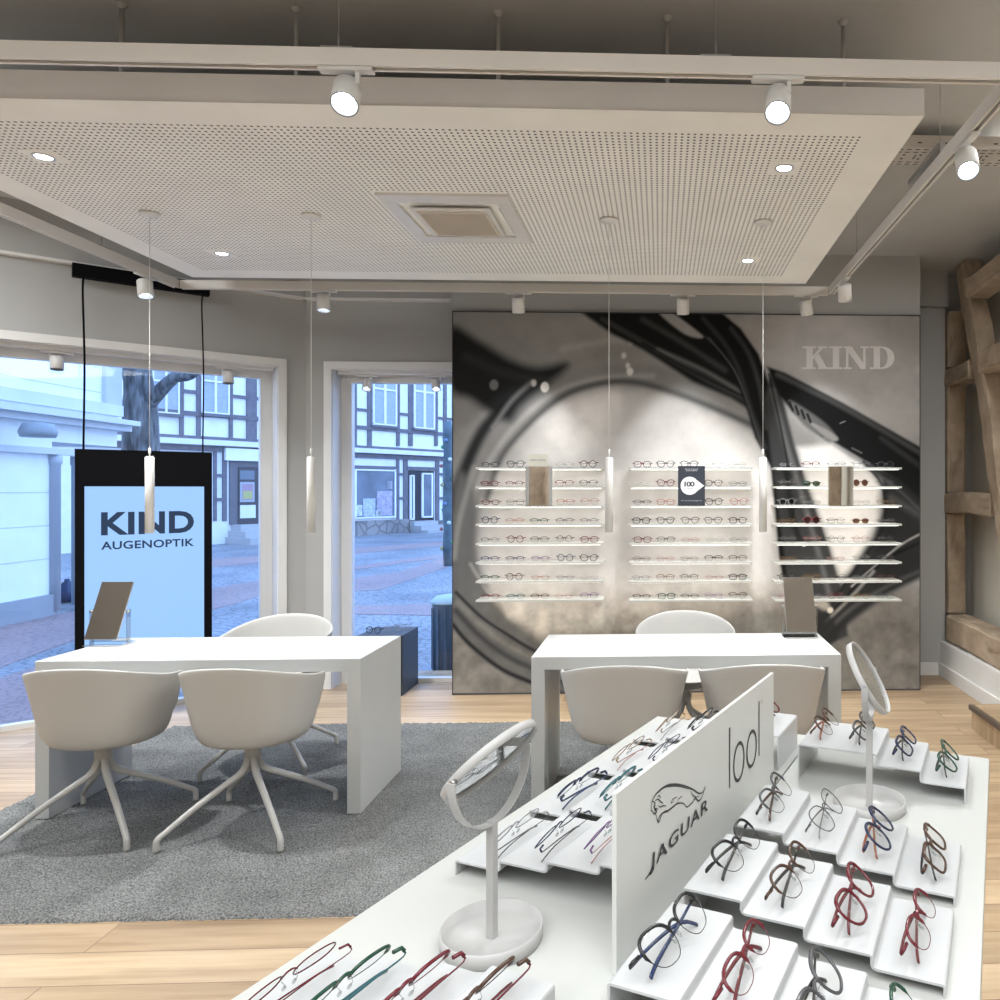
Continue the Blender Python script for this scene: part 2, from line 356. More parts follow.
beam('timber_post', [(XP_, 6.13, 1.505), (XP_, 6.13, 2.37)], .15, .15, 'corner post between the lower and the upper timber rails')
beam('timber_post', [(XP_, 6.13, 2.53), (XP_, 6.13, 2.98)], .15, .15, 'topmost short corner post above the upper timber rail')
beam('timber_rail', [(XT, 6.21, 1.415), (XT, 5.26, 1.415)], .16, .165, 'cracked grey brown lower rail ending at the slanted brace')
beam('timber_rail', [(XT, 6.21, 2.45), (XT, 5.63, 2.45)], .16, .14, 'short upper rail between corner post and slanted brace')
beam('timber_rail', [(XT - .02, 5.36, 2.46), (XT - .02, .55, 2.46)], .19, .16, 'upper rail with blunt end in front of the slanted brace')
beam('timber_brace', [(XT, 5.80, 3.29), (XT, 4.80, .53)], .15, .16, 'tall slanted brace running from ceiling down to the sill', jit=.022)
beam('timber_tie', [(XT - .03, 5.56, 3.05), (XT - .03, .55, 3.05)], .2, .15, 'highest rail butting the top of the slanted brace')
beam('timber_post', [(XT, .45, .52), (XT, .45, 3.29)], .18, .18, 'tall timber post of the frame beside the viewer')
beam('timber_post', [(-1.80, -.4, .0), (-1.80, -.4, 3.3)], .26, .24, 'freestanding timber post behind the viewer, seen in the left rack mirror')
struct(MB().box(1.99, 1.2, 0, 2.27, 4.72, .12).build('trim_7', M_oak)); struct(MB().box(1.975, 1.2, .12, 2.27, 4.735, .15).build('trim_8', mat('dark_step_edge', (.10, .075, .06), .5)))
struct(MB().box(2.0, 1.2, .15, 2.265, 4.71, .156).build('trim_9', M_oak))

# ================================================================= PICTURE WALL
PY = 5.635; PX0, PX1, PZ1 = -1.538, 1.972, 2.845
def mural():
    nx, nz = 468, 382
    # colours are worked out in a picture frame that runs 453..919 across and 316..694 down
    X, Yy = np.meshgrid(np.linspace(453, 919, nx), np.linspace(694, 316, nz))
    def segd(pts, closed=False):
        D = np.full(X.shape, 1e9); P = list(pts) + ([pts[0]] if closed else [])
        for (ax, ay), (bx, by) in zip(P[:-1], P[1:]):
            vx, vy = bx - ax, by - ay; t = np.clip(((X - ax) * vx + (Yy - ay) * vy) / (vx * vx + vy * vy + 1e-9), 0, 1)
            D = np.minimum(D, np.hypot(X - ax - t * vx, Yy - ay - t * vy))
        return D
    def inside(pts):
        I = np.zeros(X.shape, bool); n = len(pts)
        for i in range(n):
            (ax, ay), (bx, by) = pts[i], pts[(i + 1) % n]
            if ay == by: continue
            c = ((ay > Yy) != (by > Yy)) & (X < (bx - ax) * (Yy - ay) / (by - ay) + ax); I ^= c
        return I
    def sp(pts, closed=False): return [(p.x, p.y) for p in smooth_path([(a, b, 0) for a, b in pts], 6, closed)]
    def ss(x): x = np.clip(x, 0, 1); return x * x * (3 - 2 * x)
    def fbm(scale, oct=4):
        out = np.zeros(X.shape); amp = 1
        for o in range(oct):
            gx, gz = int(nx / scale * 2 ** o) + 2, int(nz / scale * 2 ** o) + 2; g = rng.random((gz, gx))
            fx, fz = np.linspace(0, gx - 1.001, nx), np.linspace(0, gz - 1.001, nz); ix, iz = fx.astype(int), fz.astype(int); tx, tz = ss(fx - ix), ss(fz - iz)[:, None]
            r = (g[iz][:, ix] * (1 - tx) + g[iz][:, ix + 1] * tx) * (1 - tz) + (g[iz + 1][:, ix] * (1 - tx) + g[iz + 1][:, ix + 1] * tx) * tz
            out += (r - .5) * amp; amp *= .55
        return out
    L = np.full(X.shape, .21)
    def blend(a, val): nonlocal L; L = L * (1 - a) + val * a
    def poly(pts, blur, val, al=1, s=True):
        q = sp(pts, True) if s else pts; I = inside(q); D = segd(q, True); sd = np.where(I, D, -D); blend(ss((sd + blur) / (2 * blur)) * al, val)
    def stroke(pts, wd, blur, val, al=1):
        D = segd(sp(pts)); blend((1 - ss((D - wd / 2 + blur / 2) / blur)) * al, val)
    L += (X - 453) / 466 * .05
    poly([(560, 316), (700, 360), (760, 420), (700, 450), (560, 392), (500, 340)], 40, .25, .6)          # paler upper ground
    poly([(740, 316), (919, 316), (919, 440), (780, 370)], 14, .32, .9); poly([(840, 300), (930, 300), (930, 350), (900, 352)], 18, .20, .8)
    # the inside of the big left lens, pale, and the mottled ground below
    poly([(478, 600), (500, 470), (560, 408), (620, 388), (700, 402), (760, 440), (800, 620), (700, 640), (540, 640)], 16, .42, .95)
    poly([(525, 460), (560, 410), (612, 394), (600, 440), (560, 470)], 16, .62, .9); poly([(640, 470), (690, 420), (740, 450), (750, 480), (700, 480)], 18, .58, .9)
    poly([(453, 625), (520, 640), (620, 622), (760, 600), (900, 590), (930, 700), (440, 700)], 26, .150, .95)
    tex = fbm(11); tex2 = fbm(60); 
    # left lens rim
    stroke([(470, 700), (452, 600), (464, 500), (490, 442), (520, 412), (552, 392), (590, 380), (640, 378), (690, 392), (760, 425), (800, 446)], 26, 16, .17, .75)
    stroke([(448, 520), (462, 478), (482, 434), (506, 408)], 11, 9, .022, .97)
    stroke([(460, 600), (464, 540), (478, 486), (500, 446), (526, 416), (552, 396), (580, 385), (610, 380), (650, 378)], 4, 7, .30, .8)
    stroke([(486, 500), (500, 460), (526, 428), (552, 405), (576, 392), (610, 384), (640, 386), (680, 398), (720, 414), (756, 430)], 6, 7, .055, .75)
    stroke([(560, 372), (600, 358), (650, 352), (700, 362)], 12, 14, .20, .7); stroke([(560, 352), (620, 342), (690, 350)], 5, 9, .36, .5)
    poly([(456, 480), (476, 500), (478, 560), (500, 610), (560, 660), (600, 700), (560, 700), (500, 670), (462, 636), (444, 600)], 6, .11, .93)
    stroke([(453, 626), (470, 646), (500, 670), (530, 684), (566, 698)], 4, 4, .015, .95); stroke([(456, 612), (480, 638), (510, 660), (545, 676), (590, 700)], 5, 6, .05, .9)
    stroke([(456, 594), (480, 618), (506, 636), (532, 652), (575, 672)], 3, 3, .025, .9); stroke([(458, 604), (482, 628), (512, 650), (550, 668)], 5, 6, .17, .7)
    stroke([(470, 566), (492, 600), (520, 620), (544, 634), (580, 645)], 3, 4, .36, .4); stroke([(454, 560), (460, 520), (474, 470)], 5, 6, .22, .6)
    # hinge, dark and out of focus
    poly([(450, 332), (480, 345), (508, 362), (535, 370), (564, 366), (560, 376), (540, 392), (520, 410), (508, 424), (490, 416), (470, 402), (450, 390)], 7, .015, .97)
    stroke([(466, 360), (500, 375), (545, 384)], 9, 10, .05, .5); stroke([(492, 430), (510, 404), (530, 385)], 4, 6, .2, .6)
    for cx_, cy_, rr, vv in ((543, 390, 3.6, .9), (532, 386, 2.4, .4), (493, 388, 4, .16), (621, 358, 2.2, .5), (625, 368, 2, .5), (627, 374, 3, .6), (628, 344, 2.6, .4), (626, 333, 2, .2)):
        blend((1 - ss((np.hypot(X - cx_, (Yy - cy_) * .8) - rr + 1) / 2.4)), vv)
    # long temple arm from the top
    poly([(574, 312), (660, 312), (700, 335), (738, 372), (752, 415), (728, 400), (690, 384), (640, 352), (610, 337)], 3, .014, 1, False)
    stroke([(600, 322), (650, 350), (700, 380), (744, 402)], 5, 5, .06, .8); stroke([(640, 322), (680, 345), (722, 372)], 5, 6, .07, .7); stroke([(655, 352), (700, 372), (738, 394)], 4, 5, .16, .7)
    stroke([(640, 345), (690, 374), (740, 398)], 2, 3, .012, .9)
    poly([(655, 314), (668, 314), (700, 338), (682, 336)], 2, .33, .9)
    # curved arm over it
    poly([(666, 312), (716, 312), (738, 330), (756, 356), (768, 390), (778, 430), (797, 500), (818, 600), (790, 640), (776, 560), (768, 470), (752, 440), (742, 405), (728, 372), (704, 340)], 2, .012, 1, False)
    stroke([(706, 340), (730, 370), (745, 405), (756, 440), (762, 458)], 1.5, 2, .12, .7); stroke([(700, 320), (722, 346), (736, 372), (748, 412), (762, 450)], 4, 5, .05, .8)
    stroke([(728, 330), (746, 356), (757, 390), (764, 430)], 4, 5, .07, .6)
    # grey glossy continuation behind the right rack
    poly([(762, 400), (768, 374), (778, 392), (792, 448), (806, 488), (825, 542), (838, 585), (846, 640), (800, 660), (786, 590), (777, 522), (768, 457)], 2.5, .05, 1, False)
    stroke([(770, 392), (782, 440), (800, 500), (820, 570), (832, 620)], 5, 6, .15, .7); stroke([(783, 470), (790, 520), (798, 545)], 6, 5, .02, .9); blend(1 - ss((np.hypot(X - 801.5, Yy - 547) - 1.6) / 1.6), .6)
    stroke([(766, 376), (776, 420), (786, 470)], 2, 2.5, .012, .9)
    # second temple falling to the right
    poly([(764, 368), (782, 374), (840, 404), (922, 450), (922, 515), (884, 482), (850, 462), (818, 438), (790, 414), (776, 396)], 2, .012, 1, False)
    stroke([(775, 376), (840, 408), (922, 456)], 5, 5, .07, .85); poly([(786, 402), (808, 414), (826, 428), (836, 442), (822, 440), (800, 426)], 2, .12, .9); poly([(806, 424), (822, 430), (836, 440), (828, 442)], 1.5, .2, .9)
    for k in range(4): stroke([(787 + k * 6, 404 + k * 4), (790 + k * 6, 412 + k * 4)], 2.4, 1.5, .01, 1)
    stroke([(838, 425), (843, 423)], .7, 1.5, .4, .6); stroke([(850, 450), (860, 455)], .6, 2, .3, .6); stroke([(880, 440), (922, 470)], 4, 7, .06, .6); stroke([(822, 440), (860, 462), (890, 480)], 2, 2.5, .2, .6)
    # right lens rim and what lies outside it
    poly([(858, 462), (890, 476), (924, 505), (924, 580), (886, 598), (850, 625), (815, 655), (786, 664), (800, 640), (828, 605), (850, 572), (872, 540), (882, 512), (880, 480), (868, 468)], 4, .03, 1, False)
    poly([(796, 450), (830, 446), (862, 466), (878, 490), (876, 520), (862, 548), (846, 574), (838, 580), (826, 540), (806, 486)], 5, .60, .8, False)
    stroke([(862, 464), (880, 486), (884, 510), (880, 534), (866, 556), (846, 584), (826, 612)], 3, 3, .02, .9)
    stroke([(850, 590), (878, 566), (900, 548), (922, 536)], 2, 2.5, .35, .8); stroke([(834, 612), (862, 582), (890, 560), (922, 545)], 3, 4, .012, .9)
    stroke([(824, 625), (850, 600), (872, 575)], 3, 4, .28, .7); stroke([(815, 645), (850, 612), (890, 588), (922, 574)], 4, 5, .10, .7); stroke([(890, 500), (922, 520)], 6, 10, .10, .7)
    stroke([(868, 470), (895, 490), (922, 515)], 3, 4, .10, .6)
    poly([(800, 604), (818, 600), (828, 612), (810, 616)], 3, .3, .8); poly([(786, 618), (800, 606), (826, 618), (836, 640), (812, 658), (784, 664)], 3, .03, .9); blend(1 - ss((np.hypot(X - 828, Yy - 614) - 2) / 2), .5)
    dark = ss((L - .03) / .2)
    low = ss((Yy - 560) / 90)
    L = L * (1 + (tex * (.10 + .5 * low) + tex2 * .16) * dark)
    L = np.clip(L * (1 + .32 * dark), .008, .85)
    warm = (.06 + .12 * low) * dark
    C = np.stack([L * (1 + warm * .5), L * (1 - .02 * dark), L * (1 - warm), np.ones_like(L)], -1)
    vx = PX0 + (X - 453) / 466 * (PX1 - PX0); vz = .012 + (694 - Yy) / 378 * (PZ1 - .012)
    me = bpy.data.meshes.new('printed_face'); nv = nx * nz
    co = np.stack([vx.ravel(), np.full(nv, PY), vz.ravel()], -1).astype(np.float32)
    i = (np.arange(nz - 1)[:, None] * nx + np.arange(nx - 1)[None]).ravel(); F = np.stack([i, i + 1, i + 1 + nx, i + nx], -1)
    me.vertices.add(nv); me.vertices.foreach_set('co', co.ravel()); me.loops.add(F.size); me.loops.foreach_set('vertex_index', F.ravel().astype(np.int32))
    me.polygons.add(len(F)); me.polygons.foreach_set('loop_start', np.arange(0, F.size, 4, dtype=np.int32)); me.update(); me.validate()
    ca = me.color_attributes.new('print', 'FLOAT_COLOR', 'POINT'); ca.data.foreach_set('color', C.reshape(-1).astype(np.float32))
    m, n, b = nodes_mat('printed_fabric'); at = N(n, 'ShaderNodeAttribute', attribute_name='print'); n.links.new(at.outputs[0], b.inputs['Base Color']); b.inputs['Roughness'].default_value = .9; b.inputs['Specular IOR Level'].default_value = .04
    me.materials.append(m); return me
pw = MB().box(PX0, PY + .001, .012, PX1, PY + .21, PZ1).build('picture_panel', mat('panel_edge_grey', (.28, .26, .25), .6))
tag(pw, 'wall-sized panel printed with a grey close-up of spectacles', 'wall panel')
inst('printed_face', mural(), pw)
M_let = mat('pale_print', (.66, .64, .62), .7)
ed = MB(); ed.box(PX0 - .006, PY - .004, .0, PX1 + .006, PY + .02, .012); ed.box(PX0 - .006, PY - .004, PZ1, PX1 + .006, PY + .02, PZ1 + .008); ed.box(PX0 - .006, PY - .004, 0, PX0, PY + .02, PZ1); ed.box(PX1, PY - .004, 0, PX1 + .006, PY + .02, PZ1); ed.build('panel_frame', M_dark, pw)
def slab_kind():
    PL = Plane((0, PY - .003), (1, 0), (0, -1, 0)); H0, H1 = 0, 113
    k = MB()
    def P(pts):                                              # pts in a frame 0..460 by 0..113 (down)
        q = []
        for x, y in pts: s, z = PL.px(760 + (212 + x) * .2, 300 + (232 + y) * .2); q.append((s, PY - .003, z))
        k.add(q, [tuple(range(len(q)))])
    def R_(x0, y0, x1, y1): P([(x0, y1), (x1, y1), (x1, y0), (x0, y0)])
    R_(20, 7, 52, 106); R_(0, 0, 66, 8); R_(0, 105, 66, 113)
    P([(52, 66), (52, 48), (88, 8), (104, 8)]); R_(76, 0, 124, 8); P([(60, 60), (82, 36), (122, 106), (84, 106)]); R_(76, 105, 136, 113)
    R_(134, 0, 200, 8); R_(134, 105, 200, 113); R_(152, 7, 184, 106)
    R_(206, 0, 250, 8); R_(206, 105, 246, 113); R_(218, 7, 230, 106); P([(230, 30), (222, 8), (252, 8), (304, 84), (304, 113), (292, 113)]); R_(304, 7, 316, 113); R_(290, 0, 334, 8)
    R_(338, 0, 390, 8); R_(338, 105, 390, 113); R_(356, 7, 388, 106)
    o = [(388 + 72 * math.sin(math.radians(a)) ** .8 if 0 < a < 180 else 388, 56.5 - 56.5 * math.cos(math.radians(a))) for a in range(0, 181, 12)]
    i_ = [(388 + 38 * math.sin(math.radians(a)) ** .8 if 0 < a < 180 else 388, 56.5 - 49 * math.cos(math.radians(a))) for a in range(0, 181, 12)]
    for a in range(len(o) - 1): P([o[a], i_[a], i_[a + 1], o[a + 1]])
    k.build('lettering', M_let, pw)
slab_kind()

# ================================================================= GLASSES
def rim_pts(w_, h_, shape, cx, n=22):
    out = []
    for i in range(n):
        a = 2 * math.pi * i / n; c, s = math.cos(a), math.sin(a)
        if shape == 'round': x, z = c, s
        elif shape == 'square': e = .62; x = math.copysign(abs(c) ** e, c); z = math.copysign(abs(s) ** e, s)
        elif shape == 'cat': e = .8; x = math.copysign(abs(c) ** e, c); z = math.copysign(abs(s) ** e, s); z += .28 * max(0, x) * max(0, z); x *= (1 - .12 * max(0, -z))
        elif shape == 'butterfly': e = .72; x = math.copysign(abs(c) ** e, c); z = math.copysign(abs(s) ** e, s); x *= (1 - .22 * max(0, -z)); z += .12 * x
        else: e = .78; x = math.copysign(abs(c) ** e, c); z = math.copysign(abs(s) ** e, s); x *= (1 - .1 * max(0, -z))
        out.append((x * w_ / 2, 0, z * h_ / 2))
    return out
GC = {}
FR_COL = {'black': (.012, .012, .014), 'red': (.12, .01, .018), 'dark red': (.13, .012, .02), 'brown': (.07, .032, .02), 'blue': (.012, .03, .10), 'grey': (.07, .07, .075), 'silver': (.30, .30, .31),
          'gold': (.32, .20, .10), 'pink': (.38, .19, .17), 'clear': (.40, .39, .37), 'green': (.012, .06, .035), 'navy': (.015, .022, .06), 'orange': (.28, .08, .03), 'purple': (.16, .08, .20), 'teal': (.03, .11, .13)}
def fmat(c): return mat('frame_' + c.replace(' ', '_'), FR_COL[c], .25, .6 if c in ('silver', 'gold') else 0, spec=.5)
SUN = {'brown': (.10, .045, .03), 'green': (.05, .07, .04), 'dark': (.03, .03, .035), 'blue': (.05, .08, .10)}
def glasses_meshes(shape, rim, col, tcol, detail, sun=None):
    key = (shape, rim, col, tcol, detail, sun)
    if key in GC: return GC[key]
    w_, h_ = {'round': (.046, .043), 'square': (.052, .036), 'cat': (.053, .038), 'butterfly': (.052, .040), 'oval': (.051, .031)}[shape]
    h_ *= 1.12 if not detail else 1.05; cx = w_ / 2 + .009; r = {'full': .0021, 'thin': .0009, 'half': .0019, 'none': .0}[rim] * (1 if detail else 1.35)
    seg = 6 if detail else 4; n = 26 if detail else 16
    f = MB(); lens = []; base = rim_pts(w_, h_, shape, 0, n)
    for s in (1, -1):
        pts = [Vector((s * (cx + p[0]), -.004 * ((cx + p[0]) / .07) ** 2 * -1 * -1, p[2])) for p in base]
        pts = [Vector((p.x, .045 * p.x * p.x / .07 * 1.2, p.z)) for p in pts]
        if rim == 'half':
            top = [p for p in pts]; 
            for i in range(n): pass
            f.tube(pts, [r * (1.1 if p.z > -.002 else .28) for p in pts], seg, True)
        elif r: f.tube(pts, r if rim == 'thin' else [r * (1.25 if p.z > h_ * .25 else .9) for p in pts], seg, True, flat=(1, 1))
        L = MB(); c0 = Vector((s * cx, sum(p.y for p in pts) / n, 0)); q = [c0 + (p - c0) * .985 for p in pts]
        L.add([c0 - Vector((0, .001, 0))] + q, [(0, i + 1, (i + 1) % n + 1) if s > 0 else (0, (i + 1) % n + 1, i + 1) for i in range(n)], True); lens.append(L)
        xe = .0695; f.tube([Vector((s * (cx + w_ * .47), .010, h_ * .22)), Vector((s * xe, .012, h_ * .24)), Vector((s * (xe + .001), .017, h_ * .22))], max(r, .0012) * 1.25, seg)
    f.tube(smooth_path([(-.0105, .0005, h_ * .12), (-.004, -.001, h_ * .24), (.004, -.001, h_ * .24), (.0105, .0005, h_ * .12)], 3), max(r, .0011), seg)
    zt = h_ * .2; tr = (.0013 if rim != 'thin' else .0008) if detail else .0008; dp = .9 if detail else .35
    temps = []
    for s in (1, -1):
        o = .0 if s > 0 else .006
        temps.append(MB().tube(smooth_path([(s * .070, .015, zt), (s * .066, .017 + o * .6, zt), (s * .02, .016 + o * .7, zt - dp * (.004 + .004 * s)), (-s * .035, .016 + o * .7, zt - dp * (.012 + .005 * s)), (-s * .058, .017 + o, zt - .024 * dp)], 3), [tr * (.8 + .7 * min(1, i / 9)) for i in range(13)], seg, flat=(1.4, .7)))
    pads = MB()
    if detail:
        for s in (1, -1):
            pads.tube(smooth_path([(s * .0095, .002, h_ * .05), (s * .008, .007, h_ * .02), (s * .0065, .0075, -.004)], 3), .0006, 5); pads.lathe([(.0001, -.005), (.0018, -.003), (.002, 0), (.0016, .003), (.0001, .005)], 8, (s * .0065, .0078, -.005))
    lm = M_lens if not sun else clearmat('sun_lens_' + sun, tuple(x * 1.8 for x in SUN[sun]), 1.6)
    GC[key] = (f.mesh('frame', fmat(col)), [l.mesh('lens', lm) for l in lens], [t.mesh('temple', fmat(tcol)) for t in temps], pads.mesh('nose_pads', M_acryl) if detail else None, h_)
    return GC[key]
RN = {'full': 'full-rim', 'thin': 'thin wire', 'half': 'half-rim', 'none': 'rimless'}
def glasses(shape, rim, col, tcol=None, detail=False, sun=None):
    f, l, t, p, h_ = glasses_meshes(shape, rim, col, tcol or col, detail, sun)
    root = empty('sunglasses' if sun else 'eyeglasses')
    fo = inst('frame', f, root)
    for a in l: inst('lens', a, root)
    for a in t: inst('temple', a, root)
    if p: inst('nose_pads', p, fo)
    return root, h_

# ================================================================= RACKS
RACKS = [('left', 475.5, 603), ('middle', 628.5, 753), ('right', 775, 902)]
SY = [467, 486, 505, 523.7, 543, 562, 581, 600]; SF = 5.435
ORD = ['top', 'second', 'third', 'fourth', 'fifth', 'sixth', 'seventh', 'bottom']; POS = ['first', 'second', 'third', 'fourth', 'last']
S = {  # (shape, rim, colour, sunlens) per place; None = nothing there
 'left': [[('oval', 'full', 'grey'), ('butterfly', 'full', 'grey'), None, ('oval', 'thin', 'clear'), ('round', 'full', 'red')],
          [('oval', 'full', 'dark red'), ('oval', 'half', 'red'), None, ('square', 'half', 'dark red'), ('cat', 'half', 'grey')],
          [('oval', 'full', 'dark red'), ('square', 'thin', 'grey'), None, ('square', 'half', 'pink'), ('butterfly', 'half', 'pink')],
          [('round', 'full', 'navy'), ('oval', 'half', 'pink'), ('oval', 'half', 'green'), ('oval', 'half', 'grey'), ('oval', 'half', 'silver')],
          [('oval', 'half', 'silver'), ('round', 'full', 'red'), ('square', 'half', 'grey'), ('round', 'half', 'brown'), ('square', 'full', 'dark red')],
          [('oval', 'half', 'blue'), ('oval', 'half', 'navy'), ('oval', 'half', 'purple'), ('round', 'full', 'navy'), ('butterfly', 'full', 'black')],
          [('oval', 'half', 'green'), ('round', 'full', 'brown'), ('oval', 'thin', 'orange'), ('oval', 'thin', 'silver'), ('oval', 'thin', 'clear')],
          [('oval', 'half', 'dark red'), ('oval', 'half', 'teal'), ('oval', 'half', 'brown'), ('oval', 'thin', 'pink'), ('square', 'half', 'purple')]],
 'middle': [[('square', 'full', 'dark red'), ('butterfly', 'full', 'black'), ('butterfly', 'full', 'black'), ('square', 'thin', 'clear'), ('oval', 'thin', 'clear')],
          [('oval', 'thin', 'clear'), ('butterfly', 'full', 'dark red'), None, ('cat', 'full', 'brown'), ('oval', 'thin', 'grey')],
          [('oval', 'half', 'grey'), ('square', 'full', 'pink'), None, ('butterfly', 'full', 'black'), ('butterfly', 'full', 'pink')],
          [('square', 'full', 'black'), ('butterfly', 'full', 'black'), ('butterfly', 'full', 'grey'), ('cat', 'full', 'grey'), ('square', 'full', 'black')],
          [('square', 'full', 'red'), ('square', 'half', 'grey'), ('oval', 'thin', 'pink'), ('oval', 'thin', 'clear'), ('oval', 'thin', 'silver')],
          [('oval', 'thin', 'brown'), ('oval', 'thin', 'pink'), ('oval', 'thin', 'silver'), ('square', 'half', 'black'), ('square', 'half', 'brown')],
          [('oval', 'thin', 'silver'), ('square', 'half', 'gold'), ('square', 'half', 'grey'), ('oval', 'thin', 'pink'), ('square', 'full', 'black')],
          [('oval', 'half', 'brown'), ('square', 'full', 'green'), ('oval', 'half', 'grey'), ('square', 'thin', 'purple'), ('butterfly', 'half', 'brown')]],
 'right': [[('oval', 'thin', 'grey'), ('square', 'half', 'dark red'), ('square', 'thin', 'silver'), ('round', 'thin', 'silver'), ('square', 'thin', 'silver', 'blue')],
          [('round', 'thin', 'silver'), ('oval', 'full', 'green', 'green'), None, ('round', 'thin', 'gold', 'brown'), ('round', 'thin', 'grey')],
          [('round', 'full', 'silver', 'dark'), ('oval', 'thin', 'silver'), None, ('oval', 'thin', 'clear'), ('square', 'thin', 'gold')],
          [('oval', 'thin', 'gold'), ('round', 'full', 'dark red', 'brown'), ('square', 'thin', 'black'), ('oval', 'thin', 'gold', 'brown'), ('oval', 'thin', 'silver')],
          [('round', 'thin', 'silver'), ('round', 'thin', 'pink'), ('round', 'thin', 'black'), ('round', 'thin', 'pink'), ('round', 'thin', 'grey')],
          [('oval', 'thin', 'gold'), ('oval', 'thin', 'grey'), ('oval', 'thin', 'pink'), ('round', 'thin', 'silver'), ('round', 'thin', 'grey')],
          [('round', 'full', 'black'), ('square', 'full', 'gold'), ('square', 'thin', 'brown'), ('oval', 'thin', 'silver'), ('oval', 'half', 'brown')],
          [('oval', 'thin', 'pink'), ('oval', 'thin', 'grey'), ('round', 'thin', 'dark red'), ('oval', 'half', 'gold'), ('square', 'thin', 'grey')]]}
SZ = []; LEDW = .5
for rn, x0, x1 in RACKS:
    for k, y in enumerate(SY):
        a = aty(x0, y, SF); b = aty(x1, y, SF); z = aty(x0, y, SF).z - .002
        sh = MB().box(a.x, SF, z - .014, b.x, PY - .001, z).build('wall_shelf', M_shelf, bevel=.002)
        led = MB().box(a.x + .02, SF + .02, z - .0165, b.x - .02, SF + .032, z - .014).build('led_strip', mat('led_glow', (1, 1, 1), .4, emit=(1, .97, .92), es=3), sh)
        ll = bpy.data.lights.new('shelf_led', 'AREA'); ll.shape = 'RECTANGLE'; ll.size = b.x - a.x - .04; ll.size_y = .012; ll.energy = LEDW; ll.color = (1, .97, .92)
        lo_ = bpy.data.objects.new('shelf_led', ll); COL.objects.link(lo_); lo_.location = ((a.x + b.x) / 2, SF + .026, z - .018); lo_.rotation_euler = (R(50), 0, 0)
        tag(sh, f'thin white shelf, {ORD[k]} of the eight on the {rn} rack', 'shelf', 'white eyewear shelves on the picture wall')
        if rn == 'left': SZ.append(z)
        for q in range(5):
            e = S[rn][k][q]
            if e is None: continue
            sun = e[3] if len(e) > 3 else None
            g, h_ = glasses(e[0], e[1], e[2], None, False, sun)
            gx = a.x + (b.x - a.x) * (.105 + .195 * q); gx += random.uniform(-.006, .006)
            g.location = (gx, SF + .045, z + h_ / 2 + .0025); g.rotation_euler = (R(-6), 0, R(random.uniform(-7, 7)))
            what = 'sunglasses' if sun else 'glasses'
            kind = f'{RN[e[1]]} {e[2]} {what}'
            pos = {0: 'leftmost', 1: 'second from left', 2: 'middle one', 3: 'second from right', 4: 'rightmost'}[q]
            tag(g, f'{kind}, {pos}, on the {ORD[k]} shelf of the {rn} rack', what, f'glasses on the {rn} wall rack')
# boards standing at the shelf fronts
def front_board(px0, px1, py0, py1, y, th):
    a = aty(px0, py1, y); b = aty(px1, py0, y); return a.x, a.z, b.x, b.z
M_card = mat('dark_slate_card', (.030, .036, .052), .5); M_white = mat('white_print', (.8, .8, .8), .5)
bx0, bz0, bx1, bz1 = front_board(678, 705, 466, 505.5, SF - .012, 0)
bd = MB().box(bx0, SF - .012, bz0, bx1, SF - .004, bz1).build('promotion_board', M_card); tag(bd, 'dark slate board with a white 100 drop on middle rack shelves', 'sign')
FB = Plane((0, SF - .0125), (1, 0), (0, -1, 0)); bw_ = bx1 - bx0; bh_ = bz1 - bz0
cx_, cz_ = bx0 + bw_ * .43, bz0 + bh_ * .50; dr = []
for i in range(25):
    a = R(38 + 284 * i / 24); dr.append((cx_ + .066 * math.cos(a), 0, cz_ + .066 * math.sin(a)))
dr.append((cx_ + .105, 0, cz_)); dr = [(x, SF - .0135, z) for x, _, z in dr]
MB().add(dr, [tuple(range(len(dr)))]).build('white_drop', M_white, bd)
text_mesh('number_100', '100', M_card, cx_ - .038, cz_ - .006, cx_ + .036, cz_ + .030, bd, FB.mat(0, 0, .0015), bold=.03, space=.8)
text_mesh('small_text', 'TAGE', mat('grey_print', (.3, .31, .33), .5), cx_ - .022, cz_ - .026, cx_ + .022, cz_ - .014, bd, FB.mat(0, 0, .0015))
text_mesh('heading_text', 'SEHSTÄRKE', M_white, bx0 + bw_ * .25, bz1 - .026, bx0 + bw_ * .75, bz1 - .018, bd, FB.mat(0, 0, .001))
text_mesh('heading_text', 'KAUFEN', M_white, bx0 + bw_ * .30, bz1 - .038, bx0 + bw_ * .70, bz1 - .029, bd, FB.mat(0, 0, .001))
text_mesh('footer_text', '100 Tage Zufriedenheitsgarantie', M_white, bx0 + bw_ * .12, bz0 + .030, bx0 + bw_ * .88, bz0 + .038, bd, FB.mat(0, 0, .001))
for (p0, p1, lb) in ((525, 552.5, 'upright mirror panel hooked before the left rack shelves'), (828, 854, 'upright mirror panel hooked before the right rack shelves')):
    x0, z0, x1, z1 = front_board(p0, p1, 466, 506, SF - .02, 0)
    r_ = MB().box(x0, SF - .016, z0, x1, SF - .002, z1).build('rack_mirror', M_shelf); MB().box(x0 + .004, SF - .018, z0 + .004, x1 - .004, SF - .0162, z1 - .004).build('mirror_glass', M_mirror, r_)
    tag(r_, lb, 'mirror', 'mirrors hooked on the wall racks')
x0, z0, x1, z1 = front_board(528.5, 547.5, 454, 466, SF + .02, 0)
c_ = MB().box(x0, SF + .02, SZ[0], x1, SF + .03, z1).build('table_card', mat('ivory_card', (.72, .69, .60), .5)); tag(c_, 'small ivory card with grey lettering on top shelf of left rack', 'sign')
